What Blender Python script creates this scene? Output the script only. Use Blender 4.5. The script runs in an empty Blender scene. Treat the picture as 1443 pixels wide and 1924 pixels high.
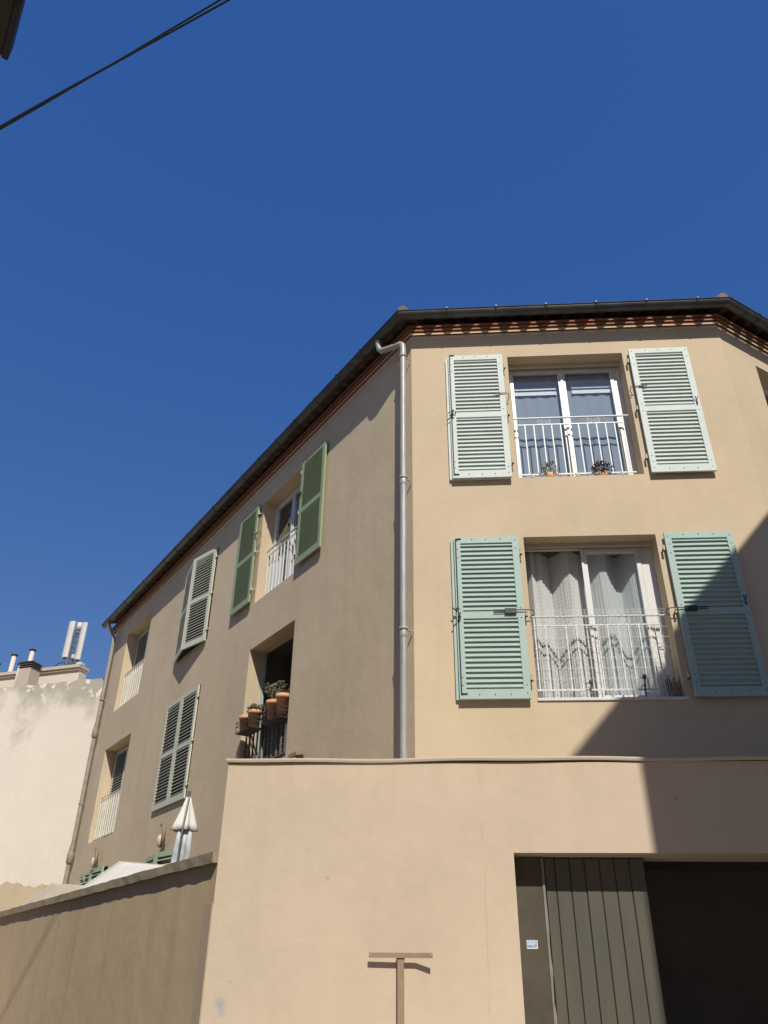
import bpy, math, random
from mathutils import Vector, Matrix
random.seed(7)
R = math.radians
D = bpy.data
scene = bpy.context.scene
col = scene.collection
V = Vector
UP = V((0, 0, 1))

# ------------------------------------------------------------------ frames
class Frame:
    """vertical wall frame: s along the wall, o outwards, z up"""
    def __init__(self, O, t, n):
        self.O = V(O); self.t = V(t).normalized(); self.n = V(n).normalized()
    def p(self, s, o, z):
        return V((self.O.x, self.O.y, 0)) + self.t*s + self.n*o + UP*z
ANG_B = R(127.484); ANG_C = R(35)
KX, RX, YA, YG = -0.265, 4.334, 9.1, 6.8
tB = V((math.cos(ANG_B), math.sin(ANG_B), 0)); nB = V((-math.sin(ANG_B), math.cos(ANG_B), 0))
if nB.y > 0: nB = -nB
tC = V((math.cos(ANG_C), math.sin(ANG_C), 0)); nC = V((math.sin(ANG_C), -math.cos(ANG_C), 0))
FA = Frame((0, YA, 0), (1, 0, 0), (0, -1, 0))
FB = Frame((KX, YA, 0), tB, nB)
FC = Frame((RX, YA, 0), tC, nC)
FG = Frame((0, YG, 0), (1, 0, 0), (0, -1, 0))
GX = -1.79
FW = Frame((GX, YG, 0), tB, nB)         # patio wall
LB, LC = 14.5, 6.0

# ------------------------------------------------------------------ mesh builder
class MB:
    def __init__(self):
        self.v = []; self.f = []; self.m = []; self.s = []
    def add(self, vs, fs, mi=0, smooth=False):
        b = len(self.v)
        self.v += [V(q) for q in vs]
        for f in fs:
            self.f.append([b+i for i in f]); self.m.append(mi); self.s.append(smooth)
    def box(self, O, u, v, w, mi=0):
        O = V(O); u = V(u); v = V(v); w = V(w)
        if u.cross(v).dot(w) < 0: u, v = v, u
        vs = [O, O+u, O+u+v, O+v, O+w, O+u+w, O+u+v+w, O+v+w]
        self.add(vs, [(0,3,2,1),(4,5,6,7),(0,1,5,4),(1,2,6,5),(2,3,7,6),(3,0,4,7)], mi)
    def fbox(self, F, s0, s1, o0, o1, z0, z1, mi=0):
        self.box(F.p(s0, o0, z0), F.t*(s1-s0), F.n*(o1-o0), UP*(z1-z0), mi)
    def bar(self, a, b, r, mi=0, r2=None):
        a = V(a); b = V(b); d = (b-a); r2 = r if r2 is None else r2
        x = d.cross(UP); x = V((1,0,0)) if x.length < 1e-5 else x.normalized()
        y = x.cross(d).normalized()
        self.box(a-x*r-y*r2, x*2*r, y*2*r2, d, mi)
    def quad(self, a, b, c, d, mi=0): self.add([a,b,c,d], [(0,1,2,3)], mi)
    def tube(self, pts, r, n=10, mi=0, cap=True, radii=None):
        pts = [V(q) for q in pts]; N = len(pts); rings = []
        x = None
        for i, q in enumerate(pts):
            d = (pts[min(i+1, N-1)]-pts[max(i-1, 0)]).normalized()
            if x is None:
                x = d.cross(UP)
                if x.length < 1e-3: x = d.cross(V((1,0,0)))
            x = (x-d*x.dot(d)).normalized(); y = d.cross(x)
            rr = radii[i] if radii else r
            rings.append([q+(x*math.cos(2*math.pi*k/n)+y*math.sin(2*math.pi*k/n))*rr for k in range(n)])
        vs = [p for rg in rings for p in rg]; fs = []
        for i in range(N-1):
            for k in range(n):
                a = i*n+k; b = i*n+(k+1) % n
                fs.append((a, b, b+n, a+n))
        self.add(vs, fs, mi, True)
        if cap:
            self.add(rings[0], [tuple(range(n))[::-1]], mi); self.add(rings[-1], [tuple(range(n))], mi)
    def lathe(self, c, prof, n=24, mi=0, axis=UP):
        c = V(c); ax = V(axis).normalized(); x = ax.orthogonal().normalized(); y = ax.cross(x)
        vs = []; fs = []
        for (r, z) in prof:
            for k in range(n):
                a = 2*math.pi*k/n; vs.append(c+ax*z+(x*math.cos(a)+y*math.sin(a))*r)
        for i in range(len(prof)-1):
            for k in range(n):
                a = i*n+k; b = i*n+(k+1) % n; fs.append((a, b, b+n, a+n))
        self.add(vs, fs, mi, True)
    def prism(self, base, h, mi=0):
        n = len(base); vs = [V(q) for q in base]+[V(q)+V(h) for q in base]
        fs = [tuple(range(n))[::-1], tuple(range(n, 2*n))]+[(i, (i+1) % n, n+(i+1) % n, n+i) for i in range(n)]
        self.add(vs, fs, mi)
    def build(self, name, mats, parent=None, bevel=0, solid=0):
        me = D.meshes.new(name)
        base = V((0, 0, 0))
        if parent is None and self.v:
            xs = [q.x for q in self.v]; ys = [q.y for q in self.v]; zs = [q.z for q in self.v]
            base = V(((min(xs)+max(xs))/2, (min(ys)+max(ys))/2, min(zs)))
        else:
            base = parent['_b'] if '_b' in parent else parent.location
            base = V(base)
        me.from_pydata([tuple(q-base) for q in self.v], [], self.f)
        if not isinstance(mats, (list, tuple)): mats = [mats]
        for mt in mats: me.materials.append(mt)
        for p, mi, sm in zip(me.polygons, self.m, self.s):
            p.material_index = mi; p.use_smooth = sm
        me.update()
        o = D.objects.new(name, me); col.objects.link(o)
        if parent is None: o.location = base
        else: o.parent = parent
        if solid:
            md = o.modifiers.new('Solidify', 'SOLIDIFY'); md.thickness = solid; md.offset = 0
        if bevel:
            md = o.modifiers.new('Bevel', 'BEVEL'); md.width = bevel; md.segments = 2; md.limit_method = 'ANGLE'; md.angle_limit = R(50)
            md.harden_normals = False
        return o

BASE = {}
def thing(name, loc, label, cat, group=None):
    o = D.objects.new(name, None); col.objects.link(o); o.location = loc
    o.empty_display_size = .2
    o['label'] = label; o['category'] = cat
    if group: o['group'] = group
    return o
# world location of a parent chain (all are unrotated empties / meshes at 0 offset)
_build = MB.build
def build(self, name, mats, parent=None, **k):
    if parent is not None:
        q = parent; loc = V((0,0,0))
        while q is not None: loc += V(q.location); q = q.parent
        parent['_b'] = tuple(loc)
        o = _build(self, name, mats, parent, **k)
        del parent['_b']
        return o
    return _build(self, name, mats, None, **k)
MB.build = build
def tag(o, label=None, cat=None, group=None, kind=None):
    if label: o['label'] = label
    if cat: o['category'] = cat
    if group: o['group'] = group
    if kind: o['kind'] = kind
    return o

# ------------------------------------------------------------------ materials
def newmat(name):
    m = D.materials.new(name); m.use_nodes = True; nt = m.node_tree
    b = nt.nodes['Principled BSDF']
    return m, nt, b
def node(nt, t, **k):
    n = nt.nodes.new(t)
    for a, v in k.items():
        if a.startswith('i_'): n.inputs[a[2:].replace('_', ' ')].default_value = v
        else: setattr(n, a, v)
    return n
def L(nt, a, ao, b, bi): nt.links.new(a.outputs[ao], b.inputs[bi])
def pos(nt):
    g = node(nt, 'ShaderNodeNewGeometry'); return g
def noise(nt, scale, detail=4, rough=.55, vec=None, vscale=None, dist=0):
    n = node(nt, 'ShaderNodeTexNoise'); n.inputs['Scale'].default_value = scale
    n.inputs['Detail'].default_value = detail; n.inputs['Roughness'].default_value = rough
    n.inputs['Distortion'].default_value = dist
    g = pos(nt)
    if vscale:
        mp = node(nt, 'ShaderNodeMapping'); mp.inputs['Scale'].default_value = vscale
        L(nt, g, 'Position', mp, 'Vector'); L(nt, mp, 'Vector', n, 'Vector')
    else: L(nt, g, 'Position', n, 'Vector')
    return n
def ramp(nt, src, so, p0, p1, c0=(0,0,0,1), c1=(1,1,1,1)):
    r = node(nt, 'ShaderNodeValToRGB'); r.color_ramp.elements[0].position = p0; r.color_ramp.elements[1].position = p1
    r.color_ramp.elements[0].color = c0; r.color_ramp.elements[1].color = c1
    L(nt, src, so, r, 'Fac'); return r
def mixc(nt, a, ao, c2, fac, fo='Color', mode='MIX', k=1.0):
    m = node(nt, 'ShaderNodeMix', data_type='RGBA', blend_type=mode)
    if a is None: m.inputs['A'].default_value = ao
    else: nt.links.new(a.outputs[ao], m.inputs['A'])
    if isinstance(c2, tuple): m.inputs['B'].default_value = c2
    else: nt.links.new(c2.outputs[0], m.inputs['B'])
    if isinstance(fac, (int, float)): m.inputs['Factor'].default_value = fac
    else:
        if k != 1.0:
            mm = node(nt, 'ShaderNodeMath', operation='MULTIPLY'); nt.links.new(fac.outputs[fo], mm.inputs[0]); mm.inputs[1].default_value = k
            nt.links.new(mm.outputs[0], m.inputs['Factor'])
        else: nt.links.new(fac.outputs[fo], m.inputs['Factor'])
    class W: pass
    return m
def rgba(c, k=1): return (c[0]*k, c[1]*k, c[2]*k, 1)
def bump(nt, bsdf, src, so, strength, dist):
    b = node(nt, 'ShaderNodeBump'); b.inputs['Strength'].default_value = strength; b.inputs['Distance'].default_value = dist
    L(nt, src, so, b, 'Height'); L(nt, b, 'Normal', bsdf, 'Normal')

def plaster(name, c, streak=.25, blot=.2, grain=.35, rough=.92, crack=None, patches=None):
    m, nt, b = newmat(name)
    n1 = noise(nt, .55, 5, .6); r1 = ramp(nt, n1, 'Fac', .35, .7)
    a = mixc(nt, None, rgba(c), rgba(c, .84), r1, k=blot*4 if blot*4 < 1 else 1.0)
    n2 = noise(nt, 1.0, 6, .6, vscale=(3.2, 3.2, .22)); r2 = ramp(nt, n2, 'Fac', .5, .8)
    a2 = mixc(nt, a, 'Result', rgba((c[0]*.72, c[1]*.72, c[2]*.70)), r2, k=streak)
    n3 = noise(nt, 9, 5, .7); r3 = ramp(nt, n3, 'Fac', .3, .75)
    a3 = mixc(nt, a2, 'Result', rgba((c[0]*1.05, c[1]*1.04, c[2]*1.03)), r3, k=.35)
    n4 = noise(nt, 26, 3, .6); r4 = ramp(nt, n4, 'Fac', .7, .78)
    a4 = mixc(nt, a3, 'Result', rgba(c, .75), r4, k=.16)
    last = a4
    if crack is not None:       # hairline vertical crack at x = crack
        g = pos(nt); sx = node(nt, 'ShaderNodeSeparateXYZ'); L(nt, g, 'Position', sx, 'Vector')
        nn = noise(nt, 2.2, 6, .7); ad = node(nt, 'ShaderNodeMath', operation='MULTIPLY_ADD')
        nt.links.new(nn.outputs['Fac'], ad.inputs[0]); ad.inputs[1].default_value = .12; ad.inputs[2].default_value = -.06-crack
        s2 = node(nt, 'ShaderNodeMath', operation='ADD'); nt.links.new(sx.outputs['X'], s2.inputs[0]); nt.links.new(ad.outputs[0], s2.inputs[1])
        ab = node(nt, 'ShaderNodeMath', operation='ABSOLUTE'); nt.links.new(s2.outputs[0], ab.inputs[0])
        rr = ramp(nt, ab, 0, .0, .006, (1,1,1,1), (0,0,0,1))
        n5 = noise(nt, 5, 3); r5 = ramp(nt, n5, 'Fac', .42, .55)
        mm = node(nt, 'ShaderNodeMath', operation='MULTIPLY'); nt.links.new(rr.outputs[0], mm.inputs[0]); nt.links.new(r5.outputs[0], mm.inputs[1])
        last = mixc(nt, last, 'Result', rgba(c, .6), mm, fo='Value', k=.55)
    if patches:
        last = patches(nt, last)
    nt.links.new(last.outputs['Result'], b.inputs['Base Color'])
    b.inputs['Roughness'].default_value = rough
    b.inputs['Specular IOR Level'].default_value = .2
    nb = noise(nt, 55, 6, .75); nl = noise(nt, 2.4, 4, .55)
    ad = node(nt, 'ShaderNodeMath', operation='MULTIPLY_ADD'); nt.links.new(nb.outputs['Fac'], ad.inputs[0]); ad.inputs[1].default_value = .12
    nt.links.new(nl.outputs['Fac'], ad.inputs[2])
    bump(nt, b, ad, 0, grain, .02)
    return m

def paint(name, c, rough=.5, var=.15, scale=6, bumpk=.05, metal=0, dirt=None, spec=.5, vs=None):
    m, nt, b = newmat(name)
    n1 = noise(nt, scale, 5, .6, vscale=vs); r1 = ramp(nt, n1, 'Fac', .35, .7)
    a = mixc(nt, None, rgba(c), rgba(dirt) if dirt else rgba(c, 1-var*1.6), r1, k=1.0 if not dirt else var*3)
    nt.links.new(a.outputs['Result'], b.inputs['Base Color'])
    b.inputs['Roughness'].default_value = rough; b.inputs['Metallic'].default_value = metal
    b.inputs['Specular IOR Level'].default_value = spec
    if bumpk:
        nb = noise(nt, scale*8, 4, .6); bump(nt, b, nb, 'Fac', bumpk, .01)
    return m

WALL = (.605, .485, .33)
M = {}
def garage_marks(nt, last):
    # grey scuff near the left corner and rain wash under the coping
    g = pos(nt)
    for (c, rad, colr) in (((-1.66, YG, 1.46), .045, (.33, .33, .34, 1)), ((-1.64, YG, 1.40), .03, (.38, .37, .36, 1)), ((-1.60, YG, 1.60), .012, (.36, .30, .22, 1)), ((-.9, YG, 2.31), .012, (.30, .24, .17, 1)), ((1.9, YG, 2.9), .02, (.4, .33, .24, 1))):
        vm = node(nt, 'ShaderNodeVectorMath', operation='DISTANCE'); nt.links.new(g.outputs['Position'], vm.inputs[0]); vm.inputs[1].default_value = c
        nn = noise(nt, 30, 4, .7); ad = node(nt, 'ShaderNodeMath', operation='MULTIPLY_ADD'); nt.links.new(nn.outputs['Fac'], ad.inputs[0]); ad.inputs[1].default_value = rad*1.6
        nt.links.new(vm.outputs['Value'], ad.inputs[2]); rr = ramp(nt, ad, 0, rad*1.2, rad*2, (1,1,1,1), (0,0,0,1))
        last = mixc(nt, last, 'Result', colr, rr, k=.7)
    sx = node(nt, 'ShaderNodeSeparateXYZ'); L(nt, g, 'Position', sx, 'Vector')
    nn = noise(nt, 1, 6, .7, vscale=(7, 7, .5)); ad = node(nt, 'ShaderNodeMath', operation='MULTIPLY_ADD'); nt.links.new(nn.outputs['Fac'], ad.inputs[0]); ad.inputs[1].default_value = 1.5
    nt.links.new(sx.outputs['Z'], ad.inputs[2]); mr = node(nt, 'ShaderNodeMapRange'); mr.inputs['From Min'].default_value = 3.75; mr.inputs['From Max'].default_value = 4.25
    nt.links.new(ad.outputs[0], mr.inputs['Value'])
    return mixc(nt, last, 'Result', (.47, .36, .25, 1), mr, fo='Result', k=.35)
M['wall'] = plaster('beige_render', WALL, streak=.38, blot=.25, grain=.5)
M['garage'] = plaster('garage_render', (.60, .485, .36), streak=.3, blot=.25, grain=.5, crack=.33, patches=garage_marks)
M['concrete'] = plaster('stained_concrete', (.55, .415, .255), streak=.95, blot=.25, grain=.6)
M['coping_dirty'] = plaster('weathered_coping', (.34, .275, .18), streak=.5, blot=.25, grain=.9)
M['coping'] = plaster('coping_cement', (.55, .46, .35), streak=.3, blot=.2, grain=.4)
def cream_patch(nt, last):
    g = pos(nt); sx = node(nt, 'ShaderNodeSeparateXYZ'); L(nt, g, 'Position', sx, 'Vector')
    # grime below the parapet, ragged lower limit
    nn = noise(nt, .42, 7, .66, vscale=(1, 1, .75)); mr = node(nt, 'ShaderNodeMapRange')
    ad = node(nt, 'ShaderNodeMath', operation='MULTIPLY_ADD'); nt.links.new(nn.outputs['Fac'], ad.inputs[0]); ad.inputs[1].default_value = 6.5
    nt.links.new(sx.outputs['Z'], ad.inputs[2])
    mr.inputs['From Min'].default_value = 11.1; mr.inputs['From Max'].default_value = 12.1
    nt.links.new(ad.outputs[0], mr.inputs['Value'])
    l1 = mixc(nt, last, 'Result', (.37, .34, .27, 1), mr, fo='Result', k=.85)
    # peeled flakes inside the grime
    n2 = noise(nt, 3.0, 5, .6); r2 = ramp(nt, n2, 'Fac', .57, .60)
    mm = node(nt, 'ShaderNodeMath', operation='MULTIPLY'); nt.links.new(r2.outputs[0], mm.inputs[0]); nt.links.new(mr.outputs[0], mm.inputs[1])
    l2 = mixc(nt, l1, 'Result', (.80, .70, .56, 1), mm, fo='Value')
    n3 = noise(nt, .8, 5, .65, vscale=(2.5, 2.5, .35)); r3 = ramp(nt, n3, 'Fac', .62, .75)
    return mixc(nt, l2, 'Result', (.62, .50, .34, 1), r3, k=.45)
M['cream'] = plaster('cream_render', (.75, .665, .545), streak=.1, blot=.12, grain=.5, patches=cream_patch)
M['cream_plain'] = plaster('cream_parapet', (.66, .57, .46), streak=.2, blot=.12)
M['chimney'] = plaster('grey_render', (.47, .40, .31), streak=.3, blot=.25)
M['lowwall'] = plaster('old_garden_wall', (.50, .41, .28), streak=.6, blot=.25, grain=.8)
M['mortar'] = plaster('eaves_mortar', (.66, .50, .33), streak=.1, blot=.25, grain=.5)
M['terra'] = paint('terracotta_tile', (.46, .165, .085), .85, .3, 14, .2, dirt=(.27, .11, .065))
M['under'] = paint('shade_toned_tile_underside', (.13, .075, .05), .9, .25, 9, .2)  # terracotta darkened: the shade under the eaves is put into its colour
M['tileold'] = paint('weathered_roof_tile', (.36, .21, .13), .9, .25, 9, .3, dirt=(.32, .28, .2))
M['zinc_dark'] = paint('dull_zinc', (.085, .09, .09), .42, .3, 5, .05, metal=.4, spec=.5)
M['zinc'] = paint('galvanised_zinc', (.42, .405, .365), .52, .3, 6, .08, metal=.25, dirt=(.30, .285, .25), vs=(4, 4, .5))
M['zinc_old'] = paint('painted_pipe', (.37, .33, .26), .6, .2, 7, .08, metal=.1)
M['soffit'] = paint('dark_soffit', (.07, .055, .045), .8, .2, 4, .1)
def shutter_mat(name, c, dirt):
    m, nt, b = newmat(name)
    n1 = noise(nt, 2.2, 5, .6, vscale=(1, 1, .6)); r1 = ramp(nt, n1, 'Fac', .35, .75)
    a = mixc(nt, None, rgba(c), rgba(dirt), r1, k=.7)
    n2 = noise(nt, 18, 4, .7); r2 = ramp(nt, n2, 'Fac', .62, .74)
    a2 = mixc(nt, a, 'Result', rgba((c[0]*1.12, c[1]*1.1, c[2]*1.08)), r2, k=.5)
    n3 = noise(nt, 34, 5, .75, vscale=(1, 1, .35)); r3 = ramp(nt, n3, 'Fac', .66, .70)
    a2 = mixc(nt, a2, 'Result', (.45, .42, .34, 1), r3, k=.5)
    n4 = noise(nt, 3.5, 6, .7); r4 = ramp(nt, n4, 'Fac', .5, .8)
    a2 = mixc(nt, a2, 'Result', (c[0]*.7, c[1]*.68, c[2]*.62, 1), r4, k=.35)
    nt.links.new(a2.outputs['Result'], b.inputs['Base Color'])
    b.inputs['Roughness'].default_value = .55; b.inputs['Specular IOR Level'].default_value = .35
    nb = noise(nt, 60, 3, .6); bump(nt, b, nb, 'Fac', .08, .01)
    return m
M['sh_sage'] = shutter_mat('sage_paint', (.385, .49, .44), (.34, .45, .385))
M['sh_pale'] = shutter_mat('faded_pale_paint', (.58, .635, .585), (.53, .59, .53))
M['sh_green'] = shutter_mat('green_paint', (.30, .36, .21), (.26, .32, .18))
M['sh_lightgreen'] = shutter_mat('light_green_paint', (.36, .46, .29), (.33, .42, .25))
M['sh_grey'] = shutter_mat('grey_green_paint', (.56, .56, .44), (.50, .51, .39))
M['iron'] = paint('dark_iron', (.035, .04, .035), .55, .3, 30, .1)
M['hinge'] = paint('cream_hinge', (.6, .56, .44), .5, .3, 30, .1, dirt=(.38, .3, .2))
M['white'] = paint('white_lacquer', (.70, .69, .65), .4, .08, 10, .02)
M['pvc'] = paint('white_pvc', (.68, .665, .63), .35, .06, 4, 0)
M['railcream'] = paint('cream_rail_paint', (.74, .69, .58), .5, .1, 10, .03)
M['railgrey'] = paint('grey_rail_paint', (.17, .155, .12), .6, .2, 14, .05)
M['wire'] = paint('white_wire', (.85, .85, .8), .5, .05, 20, 0)
M['rust'] = paint('brown_steel', (.31, .22, .14), .75, .3, 12, .15, dirt=(.26, .18, .11))
M['door'] = paint('brown_door_paint', (.095, .082, .058), .7, .3, 3, .1, dirt=(.065, .064, .052), vs=(2, 2, .4))
M['doorpanel'] = paint('brown_panel_paint', (.082, .068, .045), .75, .2, 4, .1)
M['doorpost'] = paint('worn_frame_paint', (.24, .22, .18), .7, .3, 8, .15, dirt=(.16, .14, .1))
M['dark'] = paint('interior_dark', (.05, .045, .04), .9, .1, 2, 0)
M['room'] = paint('room_paint', (.30, .28, .25), .9, .1, 2, 0)
M['pot'] = paint('flowerpot_clay', (.72, .36, .20), .85, .15, 12, .1, dirt=(.62, .31, .18))
M['soil'] = paint('potting_soil', (.06, .045, .03), .95, .3, 40, .4)
M['cable'] = paint('black_cable', (.012, .013, .02), .5, .1, 10, 0)
M['canvas'] = paint('white_canvas', (.72, .685, .61), .85, .05, 5, .03)
M['canvas2'] = paint('beige_canvas', (.50, .43, .32), .85, .08, 5, .03)
M['canvasgrey'] = paint('grey_canvas', (.55, .58, .58), .85, .08, 6, .05, vs=(6, 6, 1))
M['pole'] = paint('grey_pole', (.18, .19, .18), .4, .1, 10, 0, metal=.5)
M['antenna'] = paint('antenna_plastic', (.60, .585, .54), .5, .06, 4, 0)
M['steel'] = paint('galvanised_steel', (.24, .25, .24), .5, .2, 9, .05, metal=.4)
M['asphalt'] = plaster('asphalt', (.10, .095, .088), streak=0, blot=.2, grain=1)
M['paving'] = plaster('paving', (.60, .52, .41), streak=0, blot=.2, grain=.6)
M['earth'] = plaster('earth', (.20, .17, .12), streak=0, blot=.2, grain=1)
M['farwall'] = plaster('street_house_render', (.20, .165, .12), streak=.3, blot=.2)
M['tee_blue'] = paint('sticker_blue', (.33, .43, .55), .4, .05, 10, 0)
M['tee_white'] = paint('sticker_white', (.75, .77, .8), .4, .02, 10, 0)
M['tee_dark'] = paint('sticker_dark', (.16, .2, .28), .4, .02, 10, 0)
def leafmat(name, c, c2):
    m, nt, b = newmat(name)
    n1 = noise(nt, 22, 3); r1 = ramp(nt, n1, 'Fac', .35, .65)
    a = mixc(nt, None, rgba(c), rgba(c2), r1)
    nt.links.new(a.outputs['Result'], b.inputs['Base Color']); b.inputs['Roughness'].default_value = .55
    return m
M['leaf'] = leafmat('succulent_leaf', (.10, .115, .055), (.17, .17, .09))
M['leafdry'] = leafmat('dry_leaf', (.30, .20, .07), (.16, .15, .05))
M['leafpurple'] = leafmat('dark_leaf', (.06, .045, .04), (.11, .07, .055))
M['stem'] = paint('woody_stem', (.32, .27, .18), .8, .1, 10, 0)
def glassmat(name, tint=(.93, .96, .97), ior=1.75):
    m = D.materials.new(name); m.use_nodes = True; nt = m.node_tree; nt.nodes.clear()
    out = node(nt, 'ShaderNodeOutputMaterial'); mx = node(nt, 'ShaderNodeMixShader')
    tr = node(nt, 'ShaderNodeBsdfTransparent'); tr.inputs['Color'].default_value = (*tint, 1)
    gl = node(nt, 'ShaderNodeBsdfGlossy'); gl.inputs['Roughness'].default_value = .01; gl.inputs['Color'].default_value = (.95, .97, 1, 1)
    lw = node(nt, 'ShaderNodeLayerWeight'); lw.inputs['Blend'].default_value = .5
    pw = node(nt, 'ShaderNodeMath', operation='POWER'); nt.links.new(lw.outputs['Facing'], pw.inputs[0]); pw.inputs[1].default_value = 4.0
    fr = node(nt, 'ShaderNodeMath', operation='MULTIPLY_ADD'); nt.links.new(pw.outputs[0], fr.inputs[0]); fr.inputs[1].default_value = .85; fr.inputs[2].default_value = .11
    # slight waviness of the double glazing
    nb = noise(nt, 1.6, 2, .4); bp = node(nt, 'ShaderNodeBump'); bp.inputs['Strength'].default_value = .12; bp.inputs['Distance'].default_value = .02
    L(nt, nb, 'Fac', bp, 'Height'); L(nt, bp, 'Normal', gl, 'Normal')
    L(nt, fr, 0, mx, 'Fac'); L(nt, tr, 0, mx, 1); L(nt, gl, 0, mx, 2); L(nt, mx, 0, out, 'Surface')
    return m
M['glass'] = glassmat('window_glass')
def netmat(name, c, alpha, lace=False, period=.12):
    m = D.materials.new(name); m.use_nodes = True; nt = m.node_tree; nt.nodes.clear()
    out = node(nt, 'ShaderNodeOutputMaterial'); mx = node(nt, 'ShaderNodeMixShader'); m2 = node(nt, 'ShaderNodeMixShader')
    tr = node(nt, 'ShaderNodeBsdfTransparent'); df = node(nt, 'ShaderNodeBsdfDiffuse'); tl = node(nt, 'ShaderNodeBsdfTranslucent')
    df.inputs['Color'].default_value = rgba(c); tl.inputs['Color'].default_value = rgba(c)
    m2.inputs['Fac'].default_value = .3; L(nt, df, 0, m2, 1); L(nt, tl, 0, m2, 2)
    L(nt, tr, 0, mx, 1); L(nt, m2, 0, mx, 2); L(nt, mx, 0, out, 'Surface')
    if lace:
        g = pos(nt); sx = node(nt, 'ShaderNodeSeparateXYZ'); L(nt, g, 'Position', sx, 'Vector')
        w = node(nt, 'ShaderNodeMath', operation='MULTIPLY'); nt.links.new(sx.outputs['Z'], w.inputs[0]); w.inputs[1].default_value = 2*math.pi/.055
        sn = node(nt, 'ShaderNodeMath', operation='SINE'); nt.links.new(w.outputs[0], sn.inputs[0])
        uv = node(nt, 'ShaderNodeTexCoord'); su = node(nt, 'ShaderNodeSeparateXYZ'); L(nt, uv, 'UV', su, 'Vector')
        fr = node(nt, 'ShaderNodeMath', operation='MULTIPLY'); nt.links.new(su.outputs['X'], fr.inputs[0]); fr.inputs[1].default_value = 2*math.pi*5
        s2 = node(nt, 'ShaderNodeMath', operation='SINE'); nt.links.new(fr.outputs[0], s2.inputs[0])
        r2 = ramp(nt, s2, 0, .0, .35)
        mm = node(nt, 'ShaderNodeMath', operation='MULTIPLY'); nt.links.new(sn.outputs[0], mm.inputs[0]); nt.links.new(r2.outputs[0], mm.inputs[1])
        m4 = node(nt, 'ShaderNodeMath', operation='MULTIPLY_ADD'); nt.links.new(mm.outputs[0], m4.inputs[0]); m4.inputs[1].default_value = .11; m4.inputs[2].default_value = alpha
        m4.use_clamp = True
        nt.links.new(m4.outputs[0], mx.inputs['Fac'])
    else: mx.inputs['Fac'].default_value = alpha
    return m
M['net'] = netmat('net_curtain', (.84, .83, .81), .84, lace=True)
M['net2'] = netmat('plain_voile', (.88, .89, .87), .92)
M['blind'] = netmat('blue_grey_voile', (.42, .50, .60), .92)
M['blindwhite'] = paint('white_blind', (.72, .78, .82), .7, .03, 5, 0)

# ------------------------------------------------------------------ walls with openings
def wall_mesh(mb, F, s0, s1, z0, z1, ops, depth=.34, mi=0):
    ss = sorted({s0, s1, *[v for o in ops for v in o[:2]]}); zs = sorted({z0, z1, *[v for o in ops for v in o[2:4]]})
    for i in range(len(ss)-1):
        for j in range(len(zs)-1):
            cs, cz = (ss[i]+ss[i+1])/2, (zs[j]+zs[j+1])/2
            if any(o[0] < cs < o[1] and o[2] < cz < o[3] for o in ops): continue
            mb.quad(F.p(ss[i], 0, zs[j]), F.p(ss[i+1], 0, zs[j]), F.p(ss[i+1], 0, zs[j+1]), F.p(ss[i], 0, zs[j+1]), mi)
    for o in ops:
        a, b, c, d = o[:4]; dp = depth
        P = lambda s, oo, z: F.p(s, oo, z)
        mb.quad(P(a, 0, c), P(a, 0, d), P(a, -dp, d), P(a, -dp, c), mi)
        mb.quad(P(b, 0, c), P(b, -dp, c), P(b, -dp, d), P(b, 0, d), mi)
        mb.quad(P(a, 0, d), P(b, 0, d), P(b, -dp, d), P(a, -dp, d), mi)
        mb.quad(P(a, 0, c), P(a, -dp, c), P(b, -dp, c), P(b, 0, c), mi)

W_A_LOW = (1.167, 2.85, 4.455, 6.607); W_A_UP = (1.17, 2.86, 7.535, 9.695)
W_B_POT = (3.26, 4.94, 4.45, 6.615); W_B_GREEN = (3.36, 4.94, 7.52, 9.65)
W_B_MIDLO = (7.12, 8.82, 4.49, 6.6); W_B_MIDUP = (7.13, 8.83, 7.55, 9.65)
W_B_FARUP = (11.27, 13.2, 7.52, 9.65); W_B_FARLO = (11.3, 13.3, 4.38, 6.57)
W_B_GMID = (7.12, 8.82, 1.1, 3.62); W_B_GFAR = (11.3, 13.1, 1.1, 3.72)
W_C_UP = (.75, 2.4, 7.55, 9.73); W_C_LOW = (.75, 2.4, 4.45, 6.6)
ZT = 10.20
house = thing('apartment_house', (KX, YA, 0), 'beige three-storey house with louvred shutters and a corner drainpipe, behind the garage wall', 'house')
mb = MB()
wall_mesh(mb, FA, KX, RX, 0, ZT, [W_A_LOW, W_A_UP])
wall_mesh(mb, FB, 0, LB, 0, ZT, [W_B_POT, W_B_GREEN, W_B_MIDLO, W_B_MIDUP, W_B_FARUP, W_B_FARLO, W_B_GMID, W_B_GFAR])
wall_mesh(mb, FC, 0, LC, 0, ZT, [W_C_UP, W_C_LOW])
Bend = FB.p(LB, 0, 0); Cend = FC.p(LC, 0, 0)
Bbk = Bend+V((7.2, 2.6, 0)); Cbk = V((Cend.x-1.5, Cend.y+8, 0))
for a, b in ((Bend, Bbk), (Bbk, Cbk), (Cbk, Cend)):
    mb.quad(a, b, b+UP*ZT, a+UP*ZT)
mb.add([FB.p(0,0,ZT), FA.p(RX,0,ZT), FC.p(LC,0,ZT), Cbk+UP*ZT, Bbk+UP*ZT, FB.p(LB,0,ZT)], [(0,1,2,3,4,5)])
mb.build('wall', M['wall'], house)

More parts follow.
